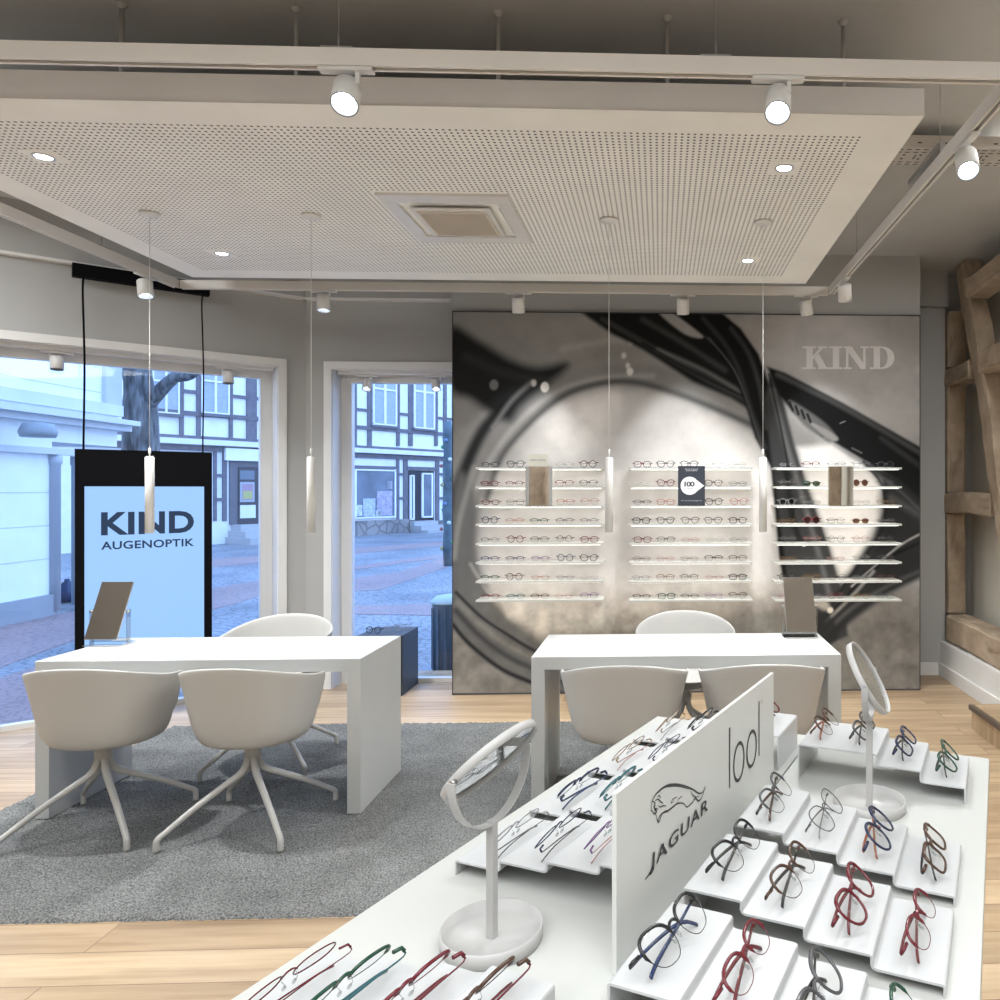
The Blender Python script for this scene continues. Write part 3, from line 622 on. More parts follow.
text_mesh('card_text', 'MEIN OPTIK', mat('grey_print', (.3, .31, .33), .5), x0 + .012, (z0 + z1) / 2 - .008, x1 - .012, (z0 + z1) / 2 + .006, c_, Plane((0, SF + .0195), (1, 0), (0, -1, 0)).mat(0, 0, .0005))

# ================================================================= SUSPENDED CEILING PANEL
KX0, KX1, KY0, KY1, KZ, KT = -2.98, .955, 2.68, 4.90, 2.88, .10
cp = empty('suspended_ceiling_panel', (0, 0, KZ)); tag(cp, 'big cream perforated panel hung under the grey ceiling on thin rods', 'ceiling panel')
acx0, acx1, acy0, acy1 = -1.30, -.70, 3.46, 4.13
def perforated():
    m_ = .16; pit = .0243; x0, x1, y0, y1 = KX0 + m_, KX1 - m_, KY0 + m_, KY1 - m_
    nx, ny = int((x1 - x0) / pit), int((y1 - y0) / pit); x1 = x0 + nx * pit; y1 = y0 + ny * pit; r = .0056
    gx, gy = np.meshgrid(x0 + np.arange(nx) * pit, y0 + np.arange(ny) * pit); gx, gy = gx.ravel(), gy.ravel()
    cx, cy = gx + pit / 2, gy + pit / 2
    blocked = (cx > acx0 - .005) & (cx < acx1 + .005) & (cy > acy0 - .005) & (cy < acy1 + .005)
    for lx, ly in DL: blocked |= (abs(cx - lx) < .06) & (abs(cy - ly) < .06)
    k = len(gx); ang = np.arange(8) * math.pi / 4 + math.pi / 8
    V = np.zeros((k, 12, 3)); 
    for i, (dx, dy) in enumerate(((1, 1), (0, 1), (0, 0), (1, 0))): V[:, i, 0] = gx + dx * pit; V[:, i, 1] = gy + dy * pit
    V[:, 4:, 0] = cx[:, None] + r * np.cos(ang); V[:, 4:, 1] = cy[:, None] + r * np.sin(ang)
    # octagon order: 0:22.5 1:67.5 2:112.5 ... corner 0 at 45deg sits between oct 0 and 1
    F = []
    for c in range(4):
        a, b, d = 4 + 2 * c, 4 + (2 * c + 1) % 8, 4 + (2 * c + 2) % 8
        F.append((c, b, a)); F.append((c, (c + 1) % 4, d, b))
    verts = V.reshape(-1, 3)
    idx = np.arange(k)
    tri = np.concatenate([idx[~blocked, None] * 12 + np.array(f)[None] for f in F if len(f) == 3]); quad = np.concatenate([idx[~blocked, None] * 12 + np.array(f)[None] for f in F if len(f) == 4] + [idx[blocked, None] * 12 + np.array((0, 3, 2, 1))[None]])
    me = bpy.data.meshes.new('perforated_board'); ex = np.array([(KX0, KY0, 0), (KX1, KY0, 0), (KX1, KY1, 0), (KX0, KY1, 0), (x0, y0, 0), (x1, y0, 0), (x1, y1, 0), (x0, y1, 0)], float)
    nb = len(verts); verts = np.concatenate([verts, ex]); q2 = np.array([(0, 4, 5, 1), (1, 5, 6, 2), (2, 6, 7, 3), (3, 7, 4, 0)]) + nb; quad = np.concatenate([quad, q2])
    loops = np.concatenate([tri.ravel(), quad.ravel()]).astype(np.int32); st = np.concatenate([np.arange(len(tri)) * 3, len(tri) * 3 + np.arange(len(quad)) * 4]).astype(np.int32)
    me.vertices.add(len(verts)); me.vertices.foreach_set('co', verts.ravel().astype(np.float32)); me.loops.add(len(loops)); me.loops.foreach_set('vertex_index', loops); me.polygons.add(len(st)); me.polygons.foreach_set('loop_start', st)
    me.update(calc_edges=True); me.validate(); me.materials.append(M_board); return me
DL = [(-2.50, 3.14), (-2.505, 4.39), (.52, 3.13), (.517, 4.405)]
inst('perforated_board', perforated(), cp)
sd = MB()
for a in ((KX0, KY0, KX1, KY0 + .012), (KX0, KY1 - .012, KX1, KY1), (KX0, KY0 + .012, KX0 + .012, KY1 - .012), (KX1 - .012, KY0 + .012, KX1, KY1 - .012)): sd.box(a[0], a[1], .0005, a[2], a[3], KT)
sd.box(KX0 + .012, KY0 + .012, KT - .01, KX1 - .012, KY1 - .012, KT); sd.build('panel_casing', mat('cream_casing', (.60, .565, .53), .7), cp)
MB().box(KX0 + .013, KY0 + .013, .018, KX1 - .013, KY1 - .013, .022).build('backing_felt', mat('felt', (.10, .09, .11), .9), cp)
for x in (-1.974, -1.346, -.605, .026, .696, -2.6):
    for y in (2.83, 4.6):
        rd = MB(); rd.lathe([(.008, KT), (.008, CZ - KZ - .012)], 8, (x, y, 0)); rd.lathe([(.008, CZ - KZ - .02), (.02, CZ - KZ - .004), (.02, CZ - KZ)], 8, (x, y, 0)); rd.build('hanging_rod', mat('rod_grey', (.42, .40, .38), .4), cp)
for i, (lx, ly) in enumerate(DL):
    nm = ['near left', 'far left', 'near right', 'far right'][i]
    d = empty('recessed_spotlight', (lx, ly, KZ)); tag(d, f'round lit recessed spotlight at the {nm} corner of perforated panel', 'ceiling light', 'recessed lights in the perforated panel')
    MB().box(-.06, -.06, -.003, .06, .06, .002).build('square_trim', M_board, d)
    MB().lathe([(.040, -.0035), (.040, -.006), (.033, -.007), (.032, -.001)], 24).build('tilt_ring', M_steel, d)
    MB().lathe([(.0001, -.009), (.018, -.0085), (.029, -.0045), (.030, -.0035)], 20).build('lamp_lens', M_bulb, d)
# cassette
ac = empty('air_conditioner', ((acx0 + acx1) / 2, (acy0 + acy1) / 2, KZ)); tag(ac, 'square white ceiling cassette air conditioner in the perforated panel', 'air conditioner')
hw = .30; fr = MB()
for a in ((-hw, -hw - .03, hw, -.235), (-hw, .235, hw, hw + .03), (-hw, -.235, -.235, .235), (.235, -.235, hw, .235)): fr.box(a[0], a[1], -.012, a[2], a[3], .001)
fr.build('outer_frame', M_lamp, ac, bevel=.002)
MB().box(-.235, -.235, .002, .235, .235, .006).build('dark_slot', M_dark, ac)
for k in range(4):
    f_ = MB().box(-.17, -.234, -.014, .17, -.230, .001).build('air_flap', M_lamp, ac); f_.rotation_euler = (0, 0, k * math.pi / 2)
MB().box(-.19, -.19, -.022, .19, .19, -.012).build('centre_cover', M_lamp, ac, bevel=.003)
MB().box(-.155, -.155, -.024, .155, .155, -.0222).build('intake_backing', mat('beige_grille', (.42, .36, .30), .7), ac)
gr = MB()
for k in range(31): gr.box(-.155, -.15 + k * .01 - .0015, -.028, .155, -.15 + k * .01 + .0015, -.024)
for a in ((-.165, -.165, .165, -.155), (-.165, .155, .165, .165), (-.165, -.155, -.155, .155), (.155, -.155, .165, .155)): gr.box(a[0], a[1], -.029, a[2], a[3], -.022)
gr.build('intake_grille', mat('beige_slats', (.66, .60, .52), .6), ac)

# ================================================================= TRACKS, SPOTS, PENDANTS
TZ = 2.86; TX0, TX1, TY0, TY1 = -3.20, 1.17, 2.41, 5.11
def track(name, a, b, label):
    a, b = Vector(a), Vector(b); d = (b - a); L = d.length; rz = math.atan2(d.y, d.x)
    o = empty(name, (a.x, a.y, TZ), rz); tag(o, label, 'light track', 'white lighting tracks around the perforated panel')
    bd_ = MB(); bd_.box(0, -.018, .008, L, .018, .055); bd_.box(0, -.018, 0, L, -.008, .008); bd_.box(0, .008, 0, L, .018, .008); bd_.build('rail', M_track, o)
    MB().box(.01, -.008, .0065, L - .01, .008, .0078).build('conductor_strip', M_cable, o)
    n = max(2, int(L / 1.15)); 
    for i in range(n):
        x = L * (i + .5) / n
        wv = MB(); wv.lathe([(.003, .055), (.003, .11)], 6, (x, 0, 0)); wv.lathe([(.0012, .10), (.0012, CZ - TZ)], 6, (x, 0, 0)); wv.box(x - .05, -.02, .055, x + .05, .02, .059); wv.build('hanging_wire', M_cable, o)
    return o
track('lighting_track', (TX0 + .02, TY1, 0), (TX1 - .02, TY1, 0), 'white light track running behind the perforated panel, nearest the picture wall')
track('lighting_track', (TX0, TY0 + .02, 0), (TX0, TY1 - .02, 0), 'white light track receding along the left side of perforated panel')
track('lighting_track', (TX1, TY0 + .02, 0), (TX1, TY1 - .02, 0), 'white light track receding along the right side of perforated panel')
track('lighting_track', (TX0 - .8, TY0, 0), (TX1 + .8, TY0, 0), 'white light track crossing in front of the perforated panel, nearest viewer')
def spot_head(loc, aim, label, energy, along=0, size=52, group='white cylinder spotlights', on=True, zt=None, blend=.7, rr=.042, ln=.105):
    zt = TZ if zt is None else zt
    o = empty('track_spotlight', (loc[0], loc[1], zt), along); tag(o, label, 'spotlight', group)
    MB().box(-.085, -.017, -.014, .085, .017, 0).build('track_adapter', M_lamp, o, bevel=.004)
    MB().box(.03, -.008, -.05, .042, .008, -.014).build('bracket', M_lamp, o)
    c = Vector((0, 0, -.014 - .03 - .02)); d = (Vector(aim) - Vector((loc[0], loc[1], zt - .08))).normalized(); d = Matrix.Rotation(-along, 3, 'Z') @ d
    q = d.to_track_quat('-Z', 'Y'); Mx = Matrix.Translation(Vector((0, 0, -.085))) @ q.to_matrix().to_4x4()
    h = MB().lathe([(.0001, .0521), (rr * .92, .052), (rr, .047), (rr, -ln + .052), (rr * .93, -ln + .052), (rr * .86, -ln + .085)], 28, cap=False).build('lamp_head', M_lamp, o); h.matrix_local = Mx
    bl = MB().lathe([(.0001, -ln + .076), (rr * .4, -ln + .077), (rr * .60, -ln + .080)], 20).build('lamp_lens', M_bulb if on else M_steel, h); MB().lathe([(rr * .90, -ln + .054), (rr * .80, -ln + .070), (rr * .60, -ln + .081)], 24, cap=False).build('baffle', mat('grey_ring', (.22, .23, .24), .4), h)
    ring = MB().lathe([(rr * .985, -ln + .0515), (rr * .985, -ln + .0505), (rr * .9, -ln + .0505), (rr * .9, -ln + .058)], 28, cap=False).build('glare_ring', mat('grey_ring', (.22, .23, .24), .4), h)
    if energy:
        l = bpy.data.lights.new('spot_beam', 'SPOT'); l.energy = energy; l.spot_size = R(size); l.spot_blend = blend; l.shadow_soft_size = .03; l.color = (.95, .985, 1)
        lo = bpy.data.objects.new('spot_beam', l); COL.objects.link(lo); lo.parent = h; lo.location = (0, 0, -ln + .045)
    return o
G = 'white cylinder spotlights on the tracks'
EW = 17
spot_head((TX0, 4.79), (-2.6, 4.2, .2), 'white spotlight near the far end of the left track', 12, R(90), 60, G)
spot_head((-2.252, TY1), (-2.0, 4.7, 0), 'leftmost white spotlight on the rear track', 12, 0, 70, G)
spot_head((-.958, TY1), (-1.02, PY, 1.35), 'rear track spotlight above the left rack', EW, 0, 66, G)
spot_head((.155, TY1), (.19, PY, 1.35), 'rear track spotlight above the middle rack', EW, 0, 66, G)
spot_head((1.0, TY1), (1.33, PY, 1.35), 'tilted rear track spotlight above the right rack', EW, 0, 66, G)
spot_head((TX1, 4.717), (1.45, 5.6, .9), 'white spotlight at the far end of the right track', 10, R(90), 60, G)
spot_head((-.991, TY0), (-.75, 1.2, .95), 'lit spotlight on the front track, left of the air conditioner', 8, 0, 60, G)
spot_head((.38, TY0), (.15, 1.25, .95), 'lit spotlight on the front track, right of the air conditioner', 8, 0, 60, G)
spot_head((TX1, 2.82), (.9, 1.6, .95), 'lit spotlight on the near end of the right track', 8, R(90), 60, G)
g2 = 'small spotlights in the window heads'
for px_, P_, lb in ((45, W1, 'white spotlight in the left window head, nearest the left edge'), (221, W1, 'white spotlight in the left window head, above the screen edge')):
    s_, _ = P_.px(px_, 360); p = P_.pt(s_ - .06, OT, -.09); spot_head((p.x, p.y), (p.x + .2, p.y - .25, 0), lb, 0, math.atan2(TW.y, TW.x), 50, g2, False, OT - .03, rr=.036, ln=.085)
for px_, lb in ((367, 'lit spotlight in the narrow window head, left one'), (436, 'lit tilted spotlight in the narrow window head, right one')):
    p = aty(px_, 380, 5.94); spot_head((p.x, p.y), (p.x + (.35 if px_ > 400 else .05), p.y - .9, .5), lb, 5, 0, 70, g2, True, OT - .03, rr=.034, ln=.085)
for (x, nm) in ((-.256, 'left pendant over the right desk'), (.518, 'right pendant over the right desk'), (-2.494, 'left pendant over the left desk, before the screen'), (-1.719, 'right pendant over the left desk')):
    o = empty('pendant_lamp', (x, 3.765, KZ)); tag(o, f'slim white tube {nm}', 'pendant lamp', 'slim tube pendants over the desks')
    MB().lathe([(.045, -.002), (.045, -.010), (.042, -.013), (.004, -.014)], 24).build('ceiling_rose', M_lamp, o)
    MB().lathe([(.0016, -1.165), (.0016, -.02)], 6).build('suspension_cord', mat('white_cord', (.7, .69, .66), .5), o)
    MB().lathe([(.005, -1.15), (.006, -1.17), (.0001, -1.2)], 8).build('cord_grip', M_lamp, o)
    MB().lathe([(.016, -1.565), (.0195, -1.566), (.0195, -1.195), (.012, -1.19), (.004, -1.19)], 24).build('lamp_tube', M_lamp, o)
    MB().lathe([(.0001, -1.5625), (.0155, -1.5625)], 16).build('lamp_lens', mat('warm_glow', (1, .9, .7), .4, emit=(1, .93, .8), es=6), o)
    l = bpy.data.lights.new('pendant_beam', 'SPOT'); l.energy = 7; l.spot_size = R(100); l.spot_blend = 1; l.shadow_soft_size = .015; l.color = (1, .93, .84)
    lo = bpy.data.objects.new('pendant_beam', l); COL.objects.link(lo); lo.parent = o; lo.location = (0, 0, -1.57)
for i, (lx, ly) in enumerate(DL):
    l = bpy.data.lights.new('downlight_beam', 'SPOT'); l.energy = 92; l.spot_size = R(125); l.spot_blend = .8; l.shadow_soft_size = .035; l.color = (.95, .985, 1)
    lo = bpy.data.objects.new('downlight_beam', l); COL.objects.link(lo); lo.location = (lx, ly, KZ - .015)
# cable tray ---------------------------------------------------------
ct = empty('cable_tray', (0, 3.72, 3.20)); tag(ct, 'perforated metal cable tray under the ceiling at upper right', 'cable tray')
tr = MB(); m_ct = mat('galvanised_tray', (.55, .52, .48), .45, .2)
tr.box(-3.4, -.10, .0, 2.5, .10, .003); tr.box(-3.4, -.10, .003, 2.5, -.097, .06); tr.box(-3.4, .097, .003, 2.5, .10, .06); tr.build('tray_body', m_ct, ct)
sl = MB()
for k in range(40):
    x = .75 + k * .042
    if x > 2.45: break
    for yy in (-.08, -.05, .06, .085): sl.box(x, yy, -.0012, x + .024, yy + .006, -.0002)
    if k % 2: sl.box(x, -.022, -.0012, x + .012, -.01, -.0002); sl.box(x, .02, -.0012, x + .012, .032, -.0002)
    if k % 4 == 0: sl.box(x + .02, -.02, -.0012, x + .026, .03, -.0002)
    sl.box(x + .004, -.1012, .02, x + .024, -.1002, .026) if k % 3 == 0 else None
sl.build('slots', M_dark, ct)
bk = empty('tray_bracket', (1.35, 3.55, 3.2)); tag(bk, 'galvanised bracket below the cable tray beside the right track', 'bracket')
MB().box(-.012, .0, -.03, .012, .45, -.004).build('arm', M_steel, bk); MB().box(-.014, -.006, -.09, .014, .0, -.0).build('foot_plate', M_steel, bk)
for q in (-.006,): MB().lathe([(.006, -.105), (.006, -.09)], 8, (q, .03, 0)).build('bolt', M_steel, bk)
# ================================================================= RUG, DESKS, CHAIRS
def rug():
    x0, x1, y0, y1 = -3.12, .95, 2.725, 4.93; st = .011; nx, ny = int((x1 - x0) / st), int((y1 - y0) / st)
    X, Y_ = np.meshgrid(np.linspace(x0, x1, nx), np.linspace(y0, y1, ny)); Z_ = .010 + rng.random(X.shape) * .008
    X = X + (rng.random(X.shape) - .5) * .007; Y_ = Y_ + (rng.random(X.shape) - .5) * .007
    Z_[0] = Z_[-1] = 0.0005; Z_[:, 0] = Z_[:, -1] = 0.0005
    X[1:2] += 0; me = bpy.data.meshes.new('rug'); i = (np.arange(ny - 1)[:, None] * nx + np.arange(nx - 1)[None]).ravel(); F = np.stack([i, i + 1, i + 1 + nx, i + nx], -1)
    me.vertices.add(nx * ny); me.vertices.foreach_set('co', np.stack([X.ravel(), Y_.ravel(), Z_.ravel()], -1).ravel().astype(np.float32)); me.loops.add(F.size); me.loops.foreach_set('vertex_index', F.ravel().astype(np.int32))
    me.polygons.add(len(F)); me.polygons.foreach_set('loop_start', np.arange(0, F.size, 4, dtype=np.int32)); me.update(calc_edges=True); me.validate(); me.materials.append(M_rug)
    return tag(inst('rug', me), 'large mottled grey pile rug under the white desks', 'rug')
rug()
RZ = .0185
def desk(x0, label):
    W_, D_, H_ = 1.468, .545, .74; o = empty('desk', (x0, 3.548, RZ)); tag(o, label, 'desk', 'white reception desks'); H_ -= RZ
    t, k = .06, .062
    MB().add([(0, 0, H_), (W_, 0, H_), (W_, D_, H_), (0, D_, H_), (k, 0, H_ - t), (W_ - k, 0, H_ - t), (W_ - k, D_, H_ - t), (k, D_, H_ - t)], [(0, 1, 2, 3), (7, 6, 5, 4), (0, 4, 5, 1), (3, 2, 6, 7), (0, 3, 7, 4), (1, 5, 6, 2)]).build('tabletop', M_desk, o, bevel=.0012)
    for sgn in (0, 1):
        X = (lambda v: v) if not sgn else (lambda v: W_ - v)
        vs = [(X(0), 0, 0), (X(k), 0, 0), (X(k), D_, 0), (X(0), D_, 0), (X(0), 0, H_ - .0003), (X(k), 0, H_ - t - .0003), (X(k), D_, H_ - t - .0003), (X(0), D_, H_ - .0003)]
        fs = [(3, 2, 1, 0), (4, 5, 6, 7), (0, 1, 5, 4), (2, 3, 7, 6), (1, 2, 6, 5), (0, 4, 7, 3)]
        if sgn: fs = [f[::-1] for f in fs]
        MB().add(vs, fs).build('panel_leg', M_desk, o, bevel=.0012)
    return o
desk(-2.862, 'long white desk at the left, before the hanging screen'); desk(-.605, 'long white desk at the right, before the picture wall')
def chair_proto():
    o = empty('armchair')
    NP, NT = 72, 20; vs = []; fs = []; z0 = .40
    def hr(a):
        a = abs((math.degrees(a) + 180) % 360 - 180)
        def s(x): x = min(1, max(0, x)); return x * x * (3 - 2 * x)
        h = .774 - .08 * s(a / 100); return h + (.54 - h) * s((a - 95) / 15) - .085 * s((a - 108) / 60)
    for i in range(NP):
        a = 2 * math.pi * i / NP; c, s_ = math.cos(a), math.sin(a)          # a = 0 is the back (-Y)
        e = .86; dx, dy = math.copysign(abs(s_) ** e, s_), -math.copysign(abs(c) ** e, c); h = hr(a); fl = (h - z0) / .38
        rx, ry = .205 + .104 * fl, .20 + .07 * fl
        if c < -.2: ry = .225
        for j in range(NT + 1):
            t = j / NT
            if t < .3: q = t / .3; r_ = .56 * q; z = z0 + .004 * q
            else:
                q = (t - .3) / .7; p = [(.56, z0 + .004), (.86, z0 + .002), (.81, z0 + (h - z0) * .34), (1, h)]
                b = [(1 - q) ** 3, 3 * q * (1 - q) ** 2, 3 * q * q * (1 - q), q ** 3]; r_ = sum(w_ * pp[0] for w_, pp in zip(b, p)); z = sum(w_ * pp[1] for w_, pp in zip(b, p))
            vs.append((rx * r_ * dx, ry * r_ * dy, z))
    vs.append((0, 0, z0)); n1 = NT + 1
    for i in range(NP):
        k = (i + 1) % NP
        for j in range(1, NT): fs.append((i * n1 + j, i * n1 + j + 1, k * n1 + j + 1, k * n1 + j))
        fs.append((len(vs) - 1, i * n1 + 1, k * n1 + 1))
    mb = MB(); mb.add(vs, fs, True); me = mb.mesh('shell', M_chair); bm = bmesh.new(); bm.from_mesh(me); bmesh.ops.delete(bm, geom=[v for v in bm.verts if not v.link_faces], context='VERTS'); bmesh.ops.recalc_face_normals(bm, faces=bm.faces); bm.to_mesh(me); bm.free()
    sh = inst('shell', me, o, loc=(0, -.03, 0)); md = sh.modifiers.new('thick', 'SOLIDIFY'); md.thickness = .009; md.offset = 0; sb = sh.modifiers.new('smooth', 'SUBSURF'); sb.levels = 1; sb.render_levels = 1
    MB().lathe([(.025, .300), (.034, .31), (.034, .352), (.030, .356), (.030, .385), (.07, .398), (.07, .402)], 24).build('stem', M_chair, o)
    lp = smooth_path([(.014, 0, .345), (.018, 0, .30), (.045, 0, .245), (.11, 0, .205), (.23, 0, .135), (.325, 0, .072), (.354, 0, .052), (.362, 0, .035), (.362, 0, .0)], 4)
    lm = MB().tube(lp, [.017 - .005 * min(1, i / 20) for i in range(len(lp))], 12).mesh('leg', M_chair)
    for k in range(4): inst('leg', lm, o, rot=(0, 0, R(45 + 90 * k)))
    return o
P0 = chair_proto(); GCH = 'greige shell armchairs around the desks'
CH_ = [(-2.500, 3.47, 3, 'greige shell chair at the left desk, nearest the left edge', .05),
       (-1.838, 3.46, -1, 'greige shell chair at the left desk, nearer the desk\'s right end', .04),
       (-2.15, 4.25, 186, 'pale shell chair behind the left desk, facing the viewer', 0),
       (-.16, 3.45, 0, 'greige shell chair at the right desk, left one, half behind display', 0),
       (.46, 3.45, 0, 'greige shell chair at the right desk, right one, behind display sign', 0),
       (.145, 4.28, 180, 'pale shell chair behind the right desk, facing the viewer', 0)]
for i, (x, y, a, lb, _) in enumerate(CH_):
    c = P0 if i == 0 else copy_tree(P0); c.location = (x, y, RZ); c.rotation_euler = (0, 0, R(a)); tag(c, lb, 'chair', GCH); [setattr(h, 'location', (_, -.03, 0)) for h in c.children if h.name.startswith('shell')]
def desk_mirror(cx, y, px_top, label):
    o = empty('table_mirror', (cx, y, .742)); tag(o, label, 'mirror', 'tilting mirrors on the desks')
    w_ = .16
    MB().box(-w_ / 2 - .012, -.06, 0, w_ / 2 + .012, .06, .004).build('base_plate', M_mirror, o)
    st = MB(); st.box(-w_ / 2 - .015, -.012, .004, -w_ / 2 - .007, .012, .175); st.box(w_ / 2 + .007, -.012, .004, w_ / 2 + .015, .012, .175); st.box(-w_ / 2 - .007, -.012, .012, w_ / 2 + .007, .012, .03); st.build('acrylic_stand', M_acryl, o)
    for s in (1, -1): MB().lathe([(.008, 0), (.008, .012)], 12, M=Matrix.Translation((s * (w_ / 2 + .010), 0, .165)) @ Matrix.Rotation(R(90), 4, 'Y') @ Matrix.Translation((0, 0, -.006))).build('pivot_knob', M_steel, o)
    mp = MB().box(-w_ / 2, -.003, -.155, w_ / 2, .001, .145).build('mirror_plate', mat('mirror_back', (.3, .3, .3), .4), o); mp.location = (0, 0, .175); mp.rotation_euler = (R(-24), 0, 0)
    MB().box(-w_ / 2 + .001, -.0045, -.154, w_ / 2 - .001, -.0031, .144).build('mirror_glass', M_mirror, mp)
    return o
desk_mirror(-2.80, 3.93, 0, 'tilted rectangular mirror on clear stand at the left desk'); desk_mirror(.745, 3.99, 0, 'tilted rectangular mirror on clear stand at the right desk')
# low dark block with three pairs by the narrow window
bl = aty(402.3, 635.5, 5.62); bl0 = aty(357, 635, 5.62); nb = MB().box(bl0.x, 5.62, 0, bl.x, 5.985, bl.z).build('display_block', M_navy, bevel=.003); tag(nb, 'low dark navy display block on the floor before narrow window', 'display block')
for i, (x, c) in enumerate(((bl.x - .21, 'black'), (bl.x - .10, 'silver'), (bl.x - .04, 'silver'))):
    g, h_ = glasses('round', 'full' if not i else 'thin', c); g.location = (x - .03, 5.70 + .085 * i, bl.z + h_ / 2 + .003); g.rotation_euler = (R(-8), 0, R([-10, 35, 30][i]))
    tag(g, [f'black round glasses, left one on the dark block by window', 'thin silver glasses, middle one on the dark block by window', 'thin silver glasses, right one on the dark block by window'][i], 'glasses', 'glasses on the dark block')

# ================================================================= HANGING SCREEN
SP = Plane(W1.pt(0, 0, .16).xy, TW, (NW.x, NW.y, 0))
def sbox(P, px0, px1, z0, z1, o0, o1, inv=None):
    s0, s1 = P.px(px0, 489)[0], P.px(px1, 489)[0]; mb = MB(); wbox(mb, P, min(s0, s1), max(s0, s1), z0, z1, o0, o1)
    if inv is not None: mb.v = [tuple(inv @ Vector(v)) for v in mb.v]
    return mb
s_l = SP.px(75, 489)[0]; s_r = SP.px(212, 489)[0]; ztop = SP.px(140, 450.5)[1]
scr = empty('digital_screen', SP.pt((s_l + s_r) / 2, .3, -.03)); tag(scr, 'tall black framed lit screen reading KIND AUGENOPTIK hung by cables', 'screen')
iv = Matrix.Translation(scr.location).inverted()
sbox(SP, 75, 212, .30, ztop, -.05, 0, iv).build('screen_housing', M_black, scr)
zs1 = SP.px(140, 486.5)[1]; M_scr = mat('lit_screen', (.02, .03, .05), .3, emit=(.30, .53, .96), es=.52, noise=(1, 0))
sbox(SP, 84.5, 204, .42, zs1, .0, .003, iv).build('lit_display', M_scr, scr)
M_ink = mat('screen_ink', (.004, .006, .01), .9, spec=.05, emit=(.035, .06, .115), es=.4)
RP = Plane(SP.pt(0, 0, .0035).xy, (-TW.x, -TW.y), (NW.x, NW.y, 0))
def scr_text(nm, body, x0, x1, y0, y1, bold):
    s0 = RP.px(x0, (y0 + y1) / 2)[0]; s1 = RP.px(x1, (y0 + y1) / 2)[0]; z1 = RP.px((x0 + x1) / 2, y0)[1]; z0 = RP.px((x0 + x1) / 2, y1)[1]
    text_mesh(nm, body, M_ink, s0, z0, s1, z1, scr, iv @ RP.mat(0, 0, 0), bold=bold, space=1.05)
scr_text('kind_lettering', 'KIND', 101, 194, 511.5, 534, .035); scr_text('augenoptik_lettering', 'AUGENOPTIK', 101, 194, 540, 548, .022)
hb = sbox(SP, 72.5, 211, 2.878, 2.962, -.10, -.04).build('hanging_rail', M_black); tag(hb, 'black wall rail below the ceiling from which the screen hangs', 'rail')
for px_, th, lb in ((84, .006, 'black left cable holding the hanging screen'), (204, .0045, 'thin right cable holding the hanging screen')):
    s_ = SP.px(px_, 400)[0]; a = SP.pt(s_, ztop, -.045); b = SP.pt(s_, 2.878, -.06)
    tag(MB().tube(smooth_path([a, a + Vector((.0, 0, .08)), (a + b) / 2 + Vector((.006, 0, 0)), b - Vector((.004, 0, .1)), b], 6), th, 8).build('suspension_cable', M_black), lb, 'cable', 'cables of the hanging screen')

# ================================================================= DISPLAY TABLE
TH = .95; ang = R(24.7); U = Vector((math.sin(ang), math.cos(ang), 0)); V = Vector((math.cos(ang), -math.sin(ang), 0)); TO = Vector((-.488, .871, 0))
def T(u, v, z=0): return TO + U * u + V * v + Vector((0, 0, z))
TM = Matrix(((V.x, U.x, 0, TO.x), (V.y, U.y, 0, TO.y), (0, 0, 1, 0), (0, 0, 0, 1)))       # local x = across (v), y = along (u)
def display_table(v0, v1, label):
    o = empty('display_table'); o.matrix_world = TM; tag(o, label, 'display table', 'white display tables')
    MB().box(v0, -.55, TH - .03, v1, 1.152, TH).build('counter_top', M_count, o, bevel=.0015)
    MB().box(v0 + .02, -.52, .08, v1 - .02, 1.13, TH - .03).build('body', M_count, o); MB().box(v0 + .04, -.48, 0, v1 - .04, 1.09, .08).build('recessed_base', M_dark, o)
display_table(0, .3995, 'white display table left of the sign, with the stepped trays'); display_table(.4025, .787, 'white display table right of the sign, with bigger trays')
def tray_strip(u0, u1, steps, label, left_wall=True, right_wall=True):
    """one bent sheet: steps = [(v0, v1, height)]; each level steps into the next"""
    o_ = MB(); th = .003; pts = []
    up = []
    for (a, b, h) in steps: up += [(a, h), (b, h)]
    if left_wall: up = [(steps[0][0], 0)] + up
    if right_wall: up = up + [(steps[-1][1], 0)]
    # round the outer corners
    rd = []
    for i, p in enumerate(up):
        if 0 < i < len(up) - 1:
            a, b = Vector(up[i - 1]), Vector(up[i + 1]); c = Vector(p); r = min(.0035, (a - c).length * .45, (b - c).length * .45)
            if r > .0004: rd += [c + (a - c).normalized() * r, c + ((a - c).normalized() + (b - c).normalized()) * r * .3, c + (b - c).normalized() * r]
        else: rd.append(Vector(p))
    n = len(rd); inn = []
    for i in range(n):
        d = (rd[min(n - 1, i + 1)] - rd[max(0, i - 1)]).normalized(); nn = Vector((d.y, -d.x)); inn.append(rd[i] + nn * th)
    vs = []
    for y in (u0, u1): vs += [(p.x, y, TH + max(p.y, .0005)) for p in rd] + [(p.x, y, TH + max(p.y, .0005)) for p in inn]
    k = 2 * n; fs = []
    for i in range(n - 1):
        fs += [(i, i + 1, k + i + 1, k + i), (n + i + 1, n + i, k + n + i, k + n + i + 1), (i, n + i, n + i + 1, i + 1), (k + i + 1, k + n + i + 1, k + n + i, k + i)]
    fs += [(0, k, k + n, n), (n - 1, 2 * n - 1, k + 2 * n - 1, k + n - 1)]
    o_.add(vs, fs); o = o_.build('stepped_tray', M_tray); o.matrix_world = TM; tag(o, label, 'display tray', 'white stepped trays on the display tables'); return o
VR = [.425, .507, .588, .669, .751]; HR = [.06, .045, .03, .015]; VL = [.050, .130, .211, .296, .378]; HL = [.022, .036, .050, .063]
